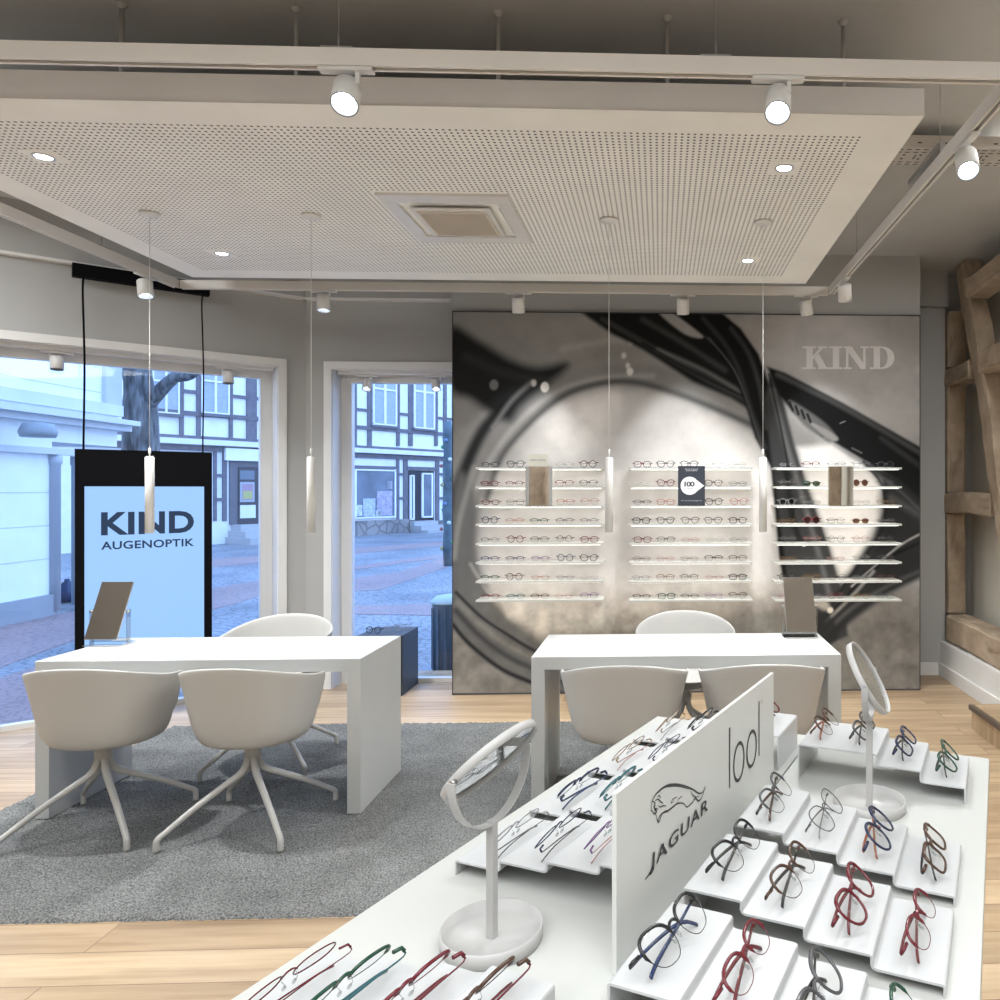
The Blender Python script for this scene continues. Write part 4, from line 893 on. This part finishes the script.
stR = [(VR[i], VR[i + 1], HR[i]) for i in range(4)]; stL = [(VL[i], VL[i + 1], HL[i]) for i in range(4)]
tray_strip(.110, .278, stR, 'nearest white stepped tray strip right of the sign')
tray_strip(.313, .480, stR, 'second nearest white stepped tray strip right of the sign')
tray_strip(.514, .682, stR, 'white stepped tray strip beside the base of right round mirror')
tray_strip(.882, 1.050, [(.434, .59, .07), (.59, .671, .05), (.671, .75, .03)], 'far white tray strip behind the right round mirror')
tray_strip(-.085, .083, stL, 'white tray strip at the bottom edge, before left round mirror')
tray_strip(.320, .488, stL, 'white stepped tray strip left of the sign, behind left round mirror')
tray_strip(.512, .680, stL, 'middle white stepped tray strip left of the sign')
tray_strip(.710, .880, stL, 'second farthest white stepped tray strip left of the sign')
tray_strip(.912, 1.068, stL[:3] + [(VL[3], .386, .07)], 'farthest white stepped tray strip left of the sign')
# sign --------------------------------------------------------------
SGN = Plane(T(.205, .3855).xy, (T(.848, .394) - T(.205, .3855)).xy)
if SGN.n.dot(V) < 0: SGN.n = -SGN.n
sL = (T(.848, .394) - T(.205, .3855)).length
sg = empty('display_sign', T(.205, .3855, TH)); iv2 = Matrix.Translation(sg.location).inverted(); tag(sg, 'upright silver-white sign reading JAGUAR and lool between the trays', 'sign')
mb = MB(); wbox(mb, SGN, 0, sL, TH + .0005, TH + .2165, -.006, 0); mb.v = [tuple(iv2 @ Vector(v)) for v in mb.v]; mb.build('sign_board', mat('silver_white_board', (.66, .665, .64), .35, noise=(2, .01)), sg)
M_blk = mat('dark_grey_print', (.035, .035, .038), .5)
def on_sign(px, py, off=.0006): s, z = SGN.px(px, py); return iv2 @ SGN.pt(s, z, off)
def strokes(nm, lines, wds, tgt=.22, org=(600, 660)):
    k = MB()
    for pts, wd in zip(lines, wds):
        q = smooth_path([tuple(SGN.px(org[0] + x * tgt, org[1] + y * tgt)) + (0,) for x, y in pts], 5); L = []
        m = len(q)
        for i, p in enumerate(q):
            d = (q[min(m - 1, i + 1)] - q[max(0, i - 1)]).normalized(); nn = Vector((-d.y, d.x, 0)); t = i / (m - 1); ww = wd * (.35 + .65 * math.sin(math.pi * min(max(t, .08), .92))) / 2; L.append((p + nn * ww, p - nn * ww))
        vs = []; 
        for a, b in L: vs += [iv2 @ SGN.pt(a.x, a.y, .0006), iv2 @ SGN.pt(b.x, b.y, .0006)]
        k.add(vs, [(2 * i, 2 * i + 1, 2 * i + 3, 2 * i + 2) for i in range(m - 1)])
    return k.build(nm, M_blk, sg)
strokes('leaping_cat_emblem', [
    [(232, 690), (236, 640), (262, 600), (300, 572), (340, 565), (380, 572), (420, 588), (448, 606), (466, 600), (476, 575)],      # back and tail
    [(262, 604), (290, 580), (320, 574), (355, 574), (400, 586)],
    [(262, 735), (268, 712), (284, 695), (305, 686), (330, 668), (350, 652), (372, 650), (384, 655)],                            # belly and foreleg
    [(252, 700), (262, 735), (270, 728), (280, 700), (300, 682)],
    [(384, 655), (392, 668), (406, 660), (420, 645), (432, 628), (446, 640), (456, 632), (466, 612), (478, 578)],               # hind legs
    [(412, 596), (420, 612), (434, 622), (450, 618)], [(372, 618), (356, 632), (350, 650)],
    [(350, 622), (330, 632), (322, 650), (336, 640)], [(236, 640), (248, 650), (246, 672), (256, 690), (244, 698), (234, 682)],   # head
    [(248, 640), (262, 632), (274, 644), (286, 650)], [(262, 660), (272, 668), (286, 662), (300, 664)], [(258, 622), (268, 616), (276, 628)],
    [(240, 668), (250, 662)], [(246, 680), (256, 674), (262, 680)]],
    [.0030, .0018, .0026, .0024, .0028, .0018, .0014, .0014, .0026, .0020, .0016, .0014, .0016, .0014])
s0, zb = SGN.px(646, 870); s1, _ = SGN.px(707, 806); zj = SGN.px(664, 850)[1]
z_lo = SGN.px(672, 851)[1]; z_hi = SGN.px(672, 834)[1]
zb0 = (SGN.px(671, 852)[1] + SGN.px(705, 816)[1]) / 2; zb1 = (SGN.px(671, 834)[1] + SGN.px(703, 801)[1]) / 2
text_mesh('jaguar_lettering', 'JAGUAR', M_blk, s0 + .008, zb0, s1, zb1, sg, iv2 @ SGN.mat(0, 0, .0006), bold=.012, shear=.12, space=1.12)
strokes('letter_tail', [[(243, 905), (238, 935), (225, 968), (203, 998)]], [.0034])
def sring(k, c, rx, rz, wd, n=36):
    for i in range(n):
        a0, a1 = 2 * math.pi * i / n, 2 * math.pi * (i + 1) / n
        q = [(c[0] + (rx + e) * math.cos(a), c[1] + (rz + e) * math.sin(a)) for a, e in ((a0, wd / 2), (a0, -wd / 2), (a1, -wd / 2), (a1, wd / 2))]
        k.add([iv2 @ SGN.pt(x, z, .0006) for x, z in q], [(0, 1, 2, 3)])
def sbar(k, x, z0, z1, wd): k.add([iv2 @ SGN.pt(a, z, .0006) for a, z in ((x - wd / 2, z0), (x + wd / 2, z0), (x + wd / 2, z1), (x - wd / 2, z1))], [(0, 1, 2, 3)])
k = MB()
def SG(x, y): return SGN.px(600 + x * .22, 660 + y * .22)
a, b = SG(588, 582), SG(588, 307); sbar(k, a[0], a[1], b[1], .0056); a, b = SG(722, 435), SG(722, 188); sbar(k, a[0], a[1], b[1], .0056)
for (xl, xr, yc, yt, yb) in ((605, 655, 462, 373, 551), (665, 711, 403, 320, 487)):
    cl, cr = SG(xl, yc), SG(xr, yc); ct_, cb = SG((xl + xr) / 2, yt), SG((xl + xr) / 2, yb); sring(k, ((cl[0] + cr[0]) / 2, (ct_[1] + cb[1]) / 2), (cr[0] - cl[0]) / 2 - .002, (ct_[1] - cb[1]) / 2 * .93, .0062)
p = SG(734, 188); sring(k, p, .0028, .0028, .0008, 14); k.build('lool_lettering', M_blk, sg)
# round mirrors ------------------------------------------------------
def round_mirror(u, v, phi, label, piv=.205, r=.083, tw=0):
    o = empty('round_mirror', T(u, v, TH), -ang + tw); tag(o, label, 'mirror', 'round tilting mirrors on the display tables')     # local y = along the table
    MB().lathe([(.0001, 0), (.063, 0), (.0645, .001), (.0645, .019), (.0625, .019), (.0625, .004), (.0001, .004)], 56).build('tray_base', M_mstand, o)
    MB().box(-.0055, -.0055, .004, .0055, .0055, piv - r - .004).build('stem', M_mstand, o, bevel=.001)
    fk = MB(); N_ = 28; R1 = r + .006; rows = []
    for i in range(N_ + 1):
        a = math.pi + math.pi * i / N_; cy, cz = math.cos(a), math.sin(a)
        wv = .0058
        rows.append([(sx_ * wv, (R1 + e) * cy, piv + (R1 + e) * cz) for sx_, e in ((-1, 0), (1, 0), (1, .0022), (-1, .0022))])
    vs = [p for r_ in rows for p in r_]; fs = [(4 * i + j, 4 * i + (j + 1) % 4, 4 * i + 4 + (j + 1) % 4, 4 * i + 4 + j) for i in range(N_) for j in range(4)] + [(3, 2, 1, 0), (4 * N_, 4 * N_ + 1, 4 * N_ + 2, 4 * N_ + 3)]
    fk.add(vs, fs).build('fork', M_mstand, o)
    hd = MB().lathe([(.0001, -.008), (r - .001, -.008), (r, -.007), (r, .0035), (r - .0025, .0035), (r - .0025, -.001), (.0001, -.001)], 64).build('mirror_ring', M_mstand, o)
    hd.location = (0, 0, piv); hd.rotation_euler = (0, R(90) + phi, 0)                                          # face turns from up to +x (across) then down
    MB().lathe([(.0001, -.0005), (r - .003, -.0005)], 64).build('mirror_glass', M_mirror, hd)
    for s in (1, -1): MB().lathe([(.0035, -.002), (.0035, .006)], 12, M=Matrix.Translation((0, s * (r + .003), piv)) @ Matrix.Rotation(R(90), 4, 'X') @ Matrix.Translation((0, 0, -.002))).build('pivot_screw', M_steel, o)
    return o
round_mirror(.207, .204, R(44), 'round mirror on stalk at the front left of the table', piv=.229, r=.071); round_mirror(.80, .588, R(-30), 'round mirror on stalk near the far right of table', piv=.237, r=.069, tw=R(3))
# glasses on the trays -----------------------------------------------
def on_tray(u, v, h, side, spec, label, dz=0, twist=0, tilt=52):
    g, h_ = glasses(*spec[:3], spec[3] if len(spec) > 3 else None, True)
    # front runs along the table; its face looks up and away from the sign
    fx = (U if side > 0 else -U); X = (Matrix.Rotation(twist, 3, 'Z') @ (-fx if side > 0 else -fx)).normalized()
    tl = R(tilt); Wd = (V if side > 0 else -V); nrm = (Matrix.Rotation(twist, 3, 'Z') @ Wd) * math.cos(tl) + Vector((0, 0, 1)) * math.sin(tl)     # direction the lenses face
    Yv = -nrm; Zv = X.cross(Yv)
    if Zv.z < 0: X = -X; Zv = X.cross(Yv)
    Mx = Matrix(((X.x, Yv.x, Zv.x, 0), (X.y, Yv.y, Zv.y, 0), (X.z, Yv.z, Zv.z, 0), (0, 0, 0, 1)))
    # drop it until the lowest point touches the tray
    lo = min((Mx @ Vector(vv.co)).z for ob in g.children for vv in ob.data.vertices)
    p = T(u, v, TH + h - lo + .0004 + dz); g.matrix_world = Matrix.Translation(p) @ Mx; tag(g, label, 'glasses', 'glasses on the display table trays'); return g
VC = [(VR[i] + VR[i + 1]) / 2 + .008 for i in range(4)]; VLC = [(VL[i] + VL[i + 1]) / 2 for i in range(4)]
R1 = [('butterfly', 'half', 'black', 'blue', 'black half-rim glasses with blue temples'), ('oval', 'half', 'dark red', 'red', 'dark half-rim glasses with red temples'), ('butterfly', 'full', 'grey', 'black', 'grey full-rim glasses with black temples'), ('oval', 'half', 'green', 'green', 'green half-rim glasses')]
R2 = [('butterfly', 'half', 'black', 'black', 'black half-rim glasses'), ('butterfly', 'half', 'brown', 'black', 'brown half-rim glasses with dark temples'), ('butterfly', 'full', 'red', 'red', 'red full-rim glasses'), ('oval', 'half', 'dark red', 'red', 'dark red-tipped glasses')]
R3 = [('butterfly', 'half', 'grey', 'brown', 'dark grey half-rim glasses'), ('butterfly', 'thin', 'grey', 'silver', 'thin grey wire glasses'), ('round', 'full', 'navy', 'orange', 'navy blue round glasses'), ('square', 'full', 'brown', 'black', 'dark brown square glasses')]
PO = ['beside the sign', 'on the second step', 'on the third step', 'on the lowest step']; RW = ['nearest tray strip', 'second nearest tray strip', 'strip by right mirror base']
for r_, (row, u) in enumerate(((R1, .186), (R2, .394), (R3, .596))):
    for i, e in enumerate(row): on_tray(u + random.uniform(-.005, .005), VC[i], HR[i], 1, e[:4], f'{e[4]} {PO[i]} of the {RW[r_]}', twist=R(random.uniform(-5, 5)), tilt=52)
for (v, h, e) in ((.468, .07, ('round', 'half', 'brown', 'orange', 'dark and orange glasses, first on far right tray strip')), (.545, .07, ('square', 'full', 'grey', 'black', 'grey glasses, second on far right tray strip')),
               (.628, .05, ('square', 'full', 'navy', 'black', 'dark navy glasses, third on far right tray strip')), (.708, .03, ('butterfly', 'full', 'green', 'black', 'dark green glasses, last on far right tray strip'))):
    on_tray(.965, v + .008, h, 1, e[:4], e[4], tilt=48)
on_tray(.985, .343, .07, 1, ('oval', 'full', 'dark red', 'navy'), 'dark glasses just behind the far end of the sign')
LB = [('oval', 'thin', 'silver', 'grey', 'thin silver wire glasses'), ('oval', 'thin', 'navy', 'black', 'thin navy wire glasses'), ('oval', 'thin', 'purple', 'pink', 'purple wire glasses')]
LC = [('oval', 'half', 'navy', 'blue', 'dark blue half-rim glasses'), ('oval', 'half', 'teal', 'teal', 'teal half-rim glasses')]
LD = [('oval', 'thin', 'gold', 'pink', 'thin rose gold wire glasses'), ('oval', 'thin', 'navy', 'red', 'thin navy glasses with red tips')]
LE = [('oval', 'thin', 'gold', 'silver', 'thin gold wire glasses'), ('oval', 'half', 'black', 'black', 'black half-rim glasses')]
for row, u, nm in ((LB, .404, 'row behind left round mirror'), (LC, .596, 'middle row left of sign'), (LD, .795, 'third row left of sign'), (LE, .99, 'farthest row left of sign')):
    for i, e in enumerate(row): on_tray(u - .008, VLC[i] + .012, HL[i], -1, e[:4], f'{e[4]}, {["first", "second", "third"][i]} from edge, {nm}', twist=R(random.uniform(-4, 4)), tilt=38)
LA = [('oval', 'thin', 'red', 'red', 'thin red wire glasses'), ('oval', 'half', 'green', 'teal', 'dark green half-rim glasses'), ('oval', 'half', 'dark red', 'dark red', 'dark red half-rim glasses'), ('oval', 'half', 'brown', 'red', 'brown half-rim glasses')]
for i, e in enumerate(LA): on_tray(-.0, VLC[i], HL[i], -1, e[:4], f'{e[4]}, {["first", "second", "third", "fourth"][i]} from left at the bottom edge', tilt=38)

# ================================================================= THE STREET
GZ = -.12
M_cob = cobble('cobbles', (.20, .215, .24), (.32, .335, .36), 9); M_cob2 = brickmat('paving_setts', (.24, .26, .29), (.33, .35, .38), (.12, .13, .15), .22, .14, .012, .5)
M_red = cobble('red_paving', (.29, .20, .20), (.36, .26, .25), 12, .6)
gnd = MB().add([(-60, 5, GZ), (20, 5, GZ), (20, 70, GZ), (-60, 70, GZ)], [(0, 1, 2, 3)]).build('street_ground', M_cob); struct(gnd)
gnd2 = MB().add([(-60, 2, GZ), (E1.x - .3, 2, GZ), (E1.x - .3, 5, GZ), (-60, 5, GZ)], [(0, 1, 2, 3)]).build('street_ground', M_cob); struct(gnd2)
def band(name, pxs, m, lb):
    q = [atz(x, y, GZ) for x, y in pxs]; q = [Vector((p.x, p.y, 0)) for p in q]
    ar = sum(q[i].x * q[(i + 1) % len(q)].y - q[(i + 1) % len(q)].x * q[i].y for i in range(len(q)))
    if ar < 0: q = q[::-1]
    o = struct(MB().prism(q, GZ - .02, GZ + .006).build(name, m)); return o
band('paving_band', [(-60, 632), (75, 612), (75, 640), (-60, 690)], M_red, ''); band('paving_band', [(-60, 700), (110, 640), (150, 660), (60, 730), (-60, 740)], M_red, '')
band('paving_band', [(205, 590), (275, 578), (275, 592), (205, 612)], M_red, ''); band('paving_band', [(340, 592), (380, 590), (450, 566), (450, 556), (400, 572), (340, 580)], M_red, '')
band('paving_band', [(340, 606), (455, 604), (455, 616), (340, 614)], M_red, ''); band('paving_band', [(340, 572), (455, 556), (455, 553), (340, 568)], M_red, '')
band('paving_band', [(205, 630), (270, 618), (270, 650), (205, 664)], M_cob2, ''); band('paving_band', [(400, 700), (455, 640), (470, 720), (420, 740)], M_cob2, '')
band('paving_band', [(205, 560), (450, 541), (450, 545), (205, 568)], M_red, '')
# half-timbered house
def camp(px, d): return Vector((((px - XP) / FPX * d) * math.cos(YAW) + d * math.sin(YAW), d * math.cos(YAW) - ((px - XP) / FPX * d) * math.sin(YAW)))
A_, B_ = camp(115, 20.1), camp(445, 30.1); HF = Plane(A_, (B_ - A_))
if HF.n.dot(Vector((A_.x, A_.y, 0))) > 0: HF.n = -HF.n
M_plas = mat('pale_plaster', (.80, .81, .80), .9, noise=(3, .05)); M_beam = mat('grey_timber', (.15, .14, .16), .8, noise=(6, .15)); M_sash = mat('white_sash', (.82, .82, .82), .5); M_dgl = mat('dark_window_glass', (.12, .15, .20), .12, noise=(2, .2)); M_curt = mat('net_curtain', (.38, .42, .48), .8, noise=(12, .1))
M_stone = cobble('stone_base', (.20, .19, .19), (.34, .31, .29), 2.6, .5); M_slate = mat('slate_roof', (.10, .09, .10), .7)
hs = empty('half_timbered_house', HF.pt(0, GZ)); tag(hs, 'pale half-timbered house with dark beams across the street', 'house'); ih = Matrix.Translation(hs.location).inverted()
def hbox(P, x0, y0, x1, y1, o0, o1, iv_, mb=None):
    ym = (y0 + y1) / 2; s0 = P.px(x0, ym)[0]; s1 = P.px(x1, ym)[0]; xm = (x0 + x1) / 2; z1 = P.px(xm, y0)[1]; z0 = P.px(xm, y1)[1]
    m2 = MB(); wbox(m2, P, min(s0, s1), max(s0, s1), z0, z1, o0, o1)
    if iv_ is not None: m2.v = [tuple(iv_ @ Vector(v)) for v in m2.v]
    if mb is None: return m2
    mb.add(m2.v, m2.f); return mb
sE = HF.px(470, 489)[0]; mb = MB(); wbox(mb, HF, -4, sE, GZ, 8.5, -5, 0); mb.v = [tuple(ih @ Vector(v)) for v in mb.v]; mb.build('plaster_wall', M_plas, hs)
mb = MB(); wbox(mb, HF, -4.5, sE + .5, 8.5, 9.0, -5.5, .5); mb.v = [tuple(ih @ Vector(v)) for v in mb.v]; mb.build('roof_eaves', M_slate, hs)
bm_ = MB()
def HB(x0, y0, x1, y1, o=.06): hbox(HF, x0, y0, x1, y1, 0, o, ih, bm_)
zr = lambda x, y: HF.px(x, y)[1]
for zc, th in ((2.72, .16), (3.03, .10), (3.72, .13), (4.35, .10), (5.9, .18), (6.3, .2)):
    m3 = MB(); wbox(m3, HF, -4, sE, zc - th / 2, zc + th / 2, 0, .07 if th > .12 else .05); m3.v = [tuple(ih @ Vector(v)) for v in m3.v]; bm_.add(m3.v, m3.f)
for x0, x1 in ((110, 114), (128, 131), (147, 150.5), (179, 183), (196, 200), (228.5, 232), (246, 256), (262, 266), (353, 356), (367, 371), (396, 399), (408, 412), (434, 437), (443, 446), (452, 456)):
    HB(x0, 330, x1, 446 if x0 > 300 else 440, .055)
for x0, x1 in ((213, 216), (222, 226), (396, 398.5), (403, 407), (435, 438.5), (443, 447)): HB(x0, 452, x1, 521, .055)
for y in (473, 497): HB(396, y, 406, y + 2.6, .05); HB(436, y, 446, y + 2.6, .05); HB(213, y + 1, 225, y + 4, .05)
HB(354, 453, 397, 456, .05); HB(354, 466, 397, 469.5, .05); HB(399, 452, 437, 456, .05); HB(406, 467, 437, 470, .07)
bm_.build('timber_beams', M_beam, hs)
mb = MB(); wbox(mb, HF, -4, sE, 2.82, 2.98, 0, .22); mb.v = [tuple(ih @ Vector(v)) for v in mb.v]; mb.build('cornice', mat('pale_cornice', (.72, .72, .72), .7), hs)
def hwin(x0, y0, x1, y1, nm='window', glass=M_curt, bars=(1, 1)):
    f = MB(); w_ = (x1 - x0); t = 1.4
    hbox(HF, x0, y0, x1, y0 + t, .0, .1, ih, f); hbox(HF, x0, y1 - t, x1, y1, .0, .1, ih, f); hbox(HF, x0, y0, x0 + t, y1, 0, .1, ih, f); hbox(HF, x1 - t, y0, x1, y1, 0, .1, ih, f)
    if bars[0]: xm = (x0 + x1) / 2; hbox(HF, xm - 1, y0, xm + 1, y1, 0, .11, ih, f)
    if bars[1]: ym = y0 + (y1 - y0) * .33; hbox(HF, x0, ym - .8, x1, ym + .8, 0, .105, ih, f)
    fo = f.build(nm, M_sash, hs); hbox(HF, x0 + 1, y0 + 1, x1 - 1, y1 - 1, .0, .065, ih).build('pane', glass, fo); return fo
hwin(114, 366, 127, 413); hwin(151, 366, 178, 413.5); hwin(200, 366, 228, 414); hwin(371.5, 372, 395.5, 425.5); hwin(412.5, 374, 433.5, 429)
for a in ((126, 413.5, 152, 416), (150, 413.5, 180, 416.5), (199, 414, 229, 417), (370, 426, 397, 428), (411, 429, 435, 431)): hbox(HF, *a, 0, .14, ih).build('window_sill', M_beam, hs)
sw = hwin(353.5, 469.5, 394.5, 518, 'shop_window', M_dgl, (0, 0))
for (a, c) in (((355, 505, 361, 516), (.55, .58, .6)), ((362, 498.5, 374, 516.5), (.45, .5, .6)), ((375.5, 491, 391, 515.5), (.40, .36, .46)), ((375, 510, 380, 516), (.75, .75, .75)), ((386, 481, 391, 489), (.3, .3, .34))):
    hbox(HF, *a, .066, .075, ih).build('window_card', mat('card_%d' % int(c[0] * 1000), c, .6, noise=(9, .3)), sw)
dr_ = hbox(HF, 407.5, 470.5, 433.5, 520.5, 0, .03, ih).build('door_recess', mat('recess_dark', (.03, .03, .04), .7), hs)
hwin(408.5, 475, 413, 520, 'open_door_leaf', M_dgl, (0, 0)); hwin(420.5, 473, 431.5, 517.5, 'open_door_leaf', M_dgl, (0, 0))
hbox(HF, 355, 520, 407, 538, 0, .15, ih).build('stone_base', M_stone, hs); hbox(HF, 433, 520, 456, 534, 0, .15, ih).build('stone_base', M_stone, hs)
for k in range(3): hbox(HF, 407 + .5 * k, 521 + 4 * k, 431 + 1.5 * k, 525.5 + 4 * k, 0, .4 + .35 * k, ih).build('stone_step', mat('step_stone', (.42, .42, .42), .8), hs)
# arched door on the left part
hbox(HF, 223, 449, 264, 461, 0, .16, ih).build('door_header', M_plas, hs)
hbox(HF, 229, 461, 268, 524, 0, .05, ih).build('door_surround', mat('grey_door_frame', (.13, .13, .15), .7), hs)
hbox(HF, 237, 467, 266, 524, .05, .08, ih).build('house_door', mat('dark_grey_door', (.045, .045, .055), .5), hs)
for a, c in (((238.5, 470.5, 253, 479.5), (.14, .18, .22)), ((238.5, 482, 253, 502), (.35, .38, .42)), ((240.5, 484, 251.5, 500), (.36, .24, .30)), ((241.5, 491, 250.5, 499), (.42, .42, .16)), ((238.5, 505, 254, 518), (.70, .72, .74))):
    hbox(HF, *a, .08, .085 + .004 * (a[0] > 239) + .003 * (a[1] > 490), ih).build('door_panel', mat('dp_%d' % int(c[0] * 1000 + c[2] * 100), c, .5), hs)
for k in range(3): hbox(HF, 231 - 3 * k, 524 + 6 * k, 267, 530.5 + 6 * k, 0, .5 + .4 * k, ih).build('stone_step', mat('step_stone', (.42, .42, .42), .8), hs)
# white house on the left
A2, B2 = camp(0, 9.0), camp(113, 10.97); LF = Plane(A2, (B2 - A2))
if LF.n.dot(Vector((A2.x, A2.y, 0))) > 0: LF.n = -LF.n
lh = empty('white_house', LF.pt(0, GZ)); tag(lh, 'white rendered house with cornice at the left of the street', 'house'); il = Matrix.Translation(lh.location).inverted()
sE2 = LF.px(117, 489)[0]; sE3 = LF.px(52, 520)[0]
def lbox(s0, s1, z0, z1, o0, o1): m5 = MB(); wbox(m5, LF, s0, s1, z0, z1, o0, o1); m5.v = [tuple(il @ Vector(v)) for v in m5.v]; return m5
M_ren = brickmat('white_render', (.82, .84, .84), (.80, .82, .83), (.62, .65, .68), 40, .42, .012); M_ren = mat('white_render2', (.82, .84, .84), .85, noise=(3, .04))
lw2 = lbox(-4, sE3, GZ, 2.15, -3, 0); lu = lbox(-4, sE2, 2.15, 7, -3, 0); lw2.add(lu.v, lu.f); lw2.build('render_wall', M_ren, lh)
gv = MB()
for z in (.62, 1.05, 1.48, 2.9, 3.25, 3.6): q = lbox(-4, sE3 if z < 2 else sE2 - .35, z, z + .012, .0, .004); gv.add(q.v, q.f)
gv.build('render_grooves', mat('groove_grey', (.55, .57, .6), .8), lh)
for z0, z1, o, nm in ((1.98, 2.06, .10, 'cornice'), (2.38, 2.46, .18, 'cornice'), (2.46, 2.53, .30, 'cornice'), (2.60, 2.76, .06, 'cornice')): lbox(-4, sE2 + .05, z0, z1, 0, o).build(nm, mat('cornice_paint', (.60, .62, .64), .7), lh)
lbox(sE2 - .32, sE2 + .02, 2.76, 7, 0, .06).build('corner_pilaster', mat('pilaster_grey', (.50, .52, .54), .8), lh)
lbox(-4, sE3 + .02, GZ, .16, 0, .05).build('plinth_course', mat('plinth_grey', (.30, .32, .34), .8), lh)
sp1 = LF.px(53, 520)[0]; 
for s_, r_ in ((sp1, .065), (sp1 + .55, .05)):
    p = LF.pt(s_, 0, -.1 if s_ > sp1 else .02); q = MB().lathe([(r_, GZ + .06), (r_, 1.85), (r_ * 1.25, 1.86), (r_ * 1.25, 1.98)], 16, (p.x, p.y, 0)); q.v = [tuple(il @ Vector(v)) for v in q.v]; q.build('downpipe', mat('pipe_grey', (.45, .48, .52), .5), lh)
lmp = LF.px(-2, 432); p = LF.pt(lmp[0], lmp[1], .45)
tag(MB().lathe([(.17, -.06), (.19, .0), (.15, .10), (.05, .12)], 24, p).build('street_lamp', mat('lamp_grey', (.25, .28, .3), .4)), 'round grey street lamp on the white house, cut by left edge', 'street lamp')
# tree, bin, pole, bag
def bark():
    m, n, b = nodes_mat('bark'); t = N(n, 'ShaderNodeTexCoord'); mp = N(n, 'ShaderNodeMapping'); mp.inputs['Scale'].default_value = (9, 9, 1.6); n.links.new(t.outputs['Object'], mp.inputs['Vector'])
    g = N(n, 'ShaderNodeTexNoise', i_Scale=2., i_Detail=6.); n.links.new(mp.outputs[0], g.inputs['Vector']); c = ramp(n, g.outputs[0], [(.35, (.05, .055, .06)), (.65, (.20, .21, .21))]); n.links.new(c, b.inputs['Base Color']); b.inputs['Roughness'].default_value = .9
    bp = N(n, 'ShaderNodeBump', i_Strength=.8, i_Distance=.05); n.links.new(g.outputs[0], bp.inputs['Height']); n.links.new(bp.outputs[0], b.inputs['Normal']); return m
M_bark = bark()
tb = camp(139, 12); tr_ = empty('street_tree', (tb.x, tb.y, GZ)); tag(tr_, 'bare grey tree trunk behind the hanging screen', 'tree')
MB().tube(smooth_path([(0, 0, 0), (.0, 0, 1), (.03, 0, 2.4), (.0, 0, 3.3), (-.05, 0, 3.8), (-.25, .1, 6)], 5), [.30 - .005 * i if i < 14 else .21 - .006 * (i - 14) for i in range(26)], 14).build('trunk', M_bark, tr_)
MB().tube(smooth_path([(.08, 0, 2.95), (.3, -.05, 3.15), (.62, -.1, 3.42), (.95, -.1, 3.52), (1.6, 0, 4.3)], 5), [.13 - .004 * i for i in range(21)], 10).build('branch', M_bark, tr_)
MB().tube(smooth_path([(-.05, 0, 3.2), (-.3, .05, 3.9), (-.9, .1, 5.5)], 5), [.14 - .008 * i for i in range(11)], 10).build('branch', M_bark, tr_)
bp_ = atz(446, 676, GZ); bn = empty('litter_bin', (bp_.x + .02, max(bp_.y, 6.75), GZ)); tag(bn, 'dark blue litter bin on the pavement outside narrow window', 'litter bin')
M_bin = mat('bin_blue', (.06, .10, .15), .45)
MB().lathe([(.15, .02), (.15, .62), (.155, .64)], 28).build('bin_body', M_bin, bn); MB().lathe([(.165, .64), (.165, .66), (.12, .70), (.0001, .72)], 28).build('bin_lid', mat('bin_lid_blue', (.40, .55, .62), .35), bn); MB().lathe([(.12, 0), (.12, .03)], 20).build('bin_foot', M_bin, bn)
rb = MB()
for k in range(14):
    a = 2 * math.pi * k / 14; rb.box(-.008, .150, .06, .008, .158, .60, Matrix.Rotation(a, 4, 'Z'))
rb.build('bin_ribs', M_bin, bn)
MB().box(-.3, -.35, 0, .3, .35, .012).build('bin_slab', mat('slab_grey', (.2, .23, .28), .7), bn)
tp = atz(448, 566, GZ); tt = empty('painted_pole', (tp.x, tp.y, GZ)); tag(tt, 'colourful carved pole across the street at the panel edge', 'sculpture')
MB().lathe([(.09, 0), (.11, .4), (.09, .8), (.12, 1.2), (.09, 1.6), (.11, 2.0), (.09, 2.4), (.11, 2.8), (.07, 3.1)], 16).build('carved_core', mat('pole_teal', (.07, .11, .13), .6, noise=(4, .4)), tt)
cols = [('red', (.35, .13, .12)), ('yellow', (.40, .36, .16)), ('blue', (.12, .2, .32)), ('pale', (.55, .6, .6)), ('green', (.10, .35, .2))]
for k in range(22):
    a = k * 1.9; z = .12 + k * .135; nm, c = cols[(k * 3) % 5]
    mm = mat('pole_' + nm, c, .5); Q = Matrix.Translation((.13 * math.cos(a), .13 * math.sin(a), z)) @ Matrix.Rotation(a, 4, 'Z') @ Matrix.Rotation(R(90), 4, 'Y')
    MB().lathe([(.0001, -.03), (.03, -.02), (.045, .01), (.025, .04), (.0001, .045)], 10, M=Q).build('painted_carving', mm, tt)
pg = HF.px(454, 440); pz = aty(455, 430, 24); MB_ = MB()
bg_ = atz(67, 602, GZ); tag(MB().lathe([(.0001, 0), (.14, .02), (.17, .12), (.13, .24), (.04, .30), (.03, .34)], 14, (bg_.x, bg_.y, GZ)).build('rubbish_bag', mat('bag_blue', (.02, .04, .10), .3, bump=(8, .6, .05))), 'dark blue rubbish bag at the foot of the white house', 'bag')
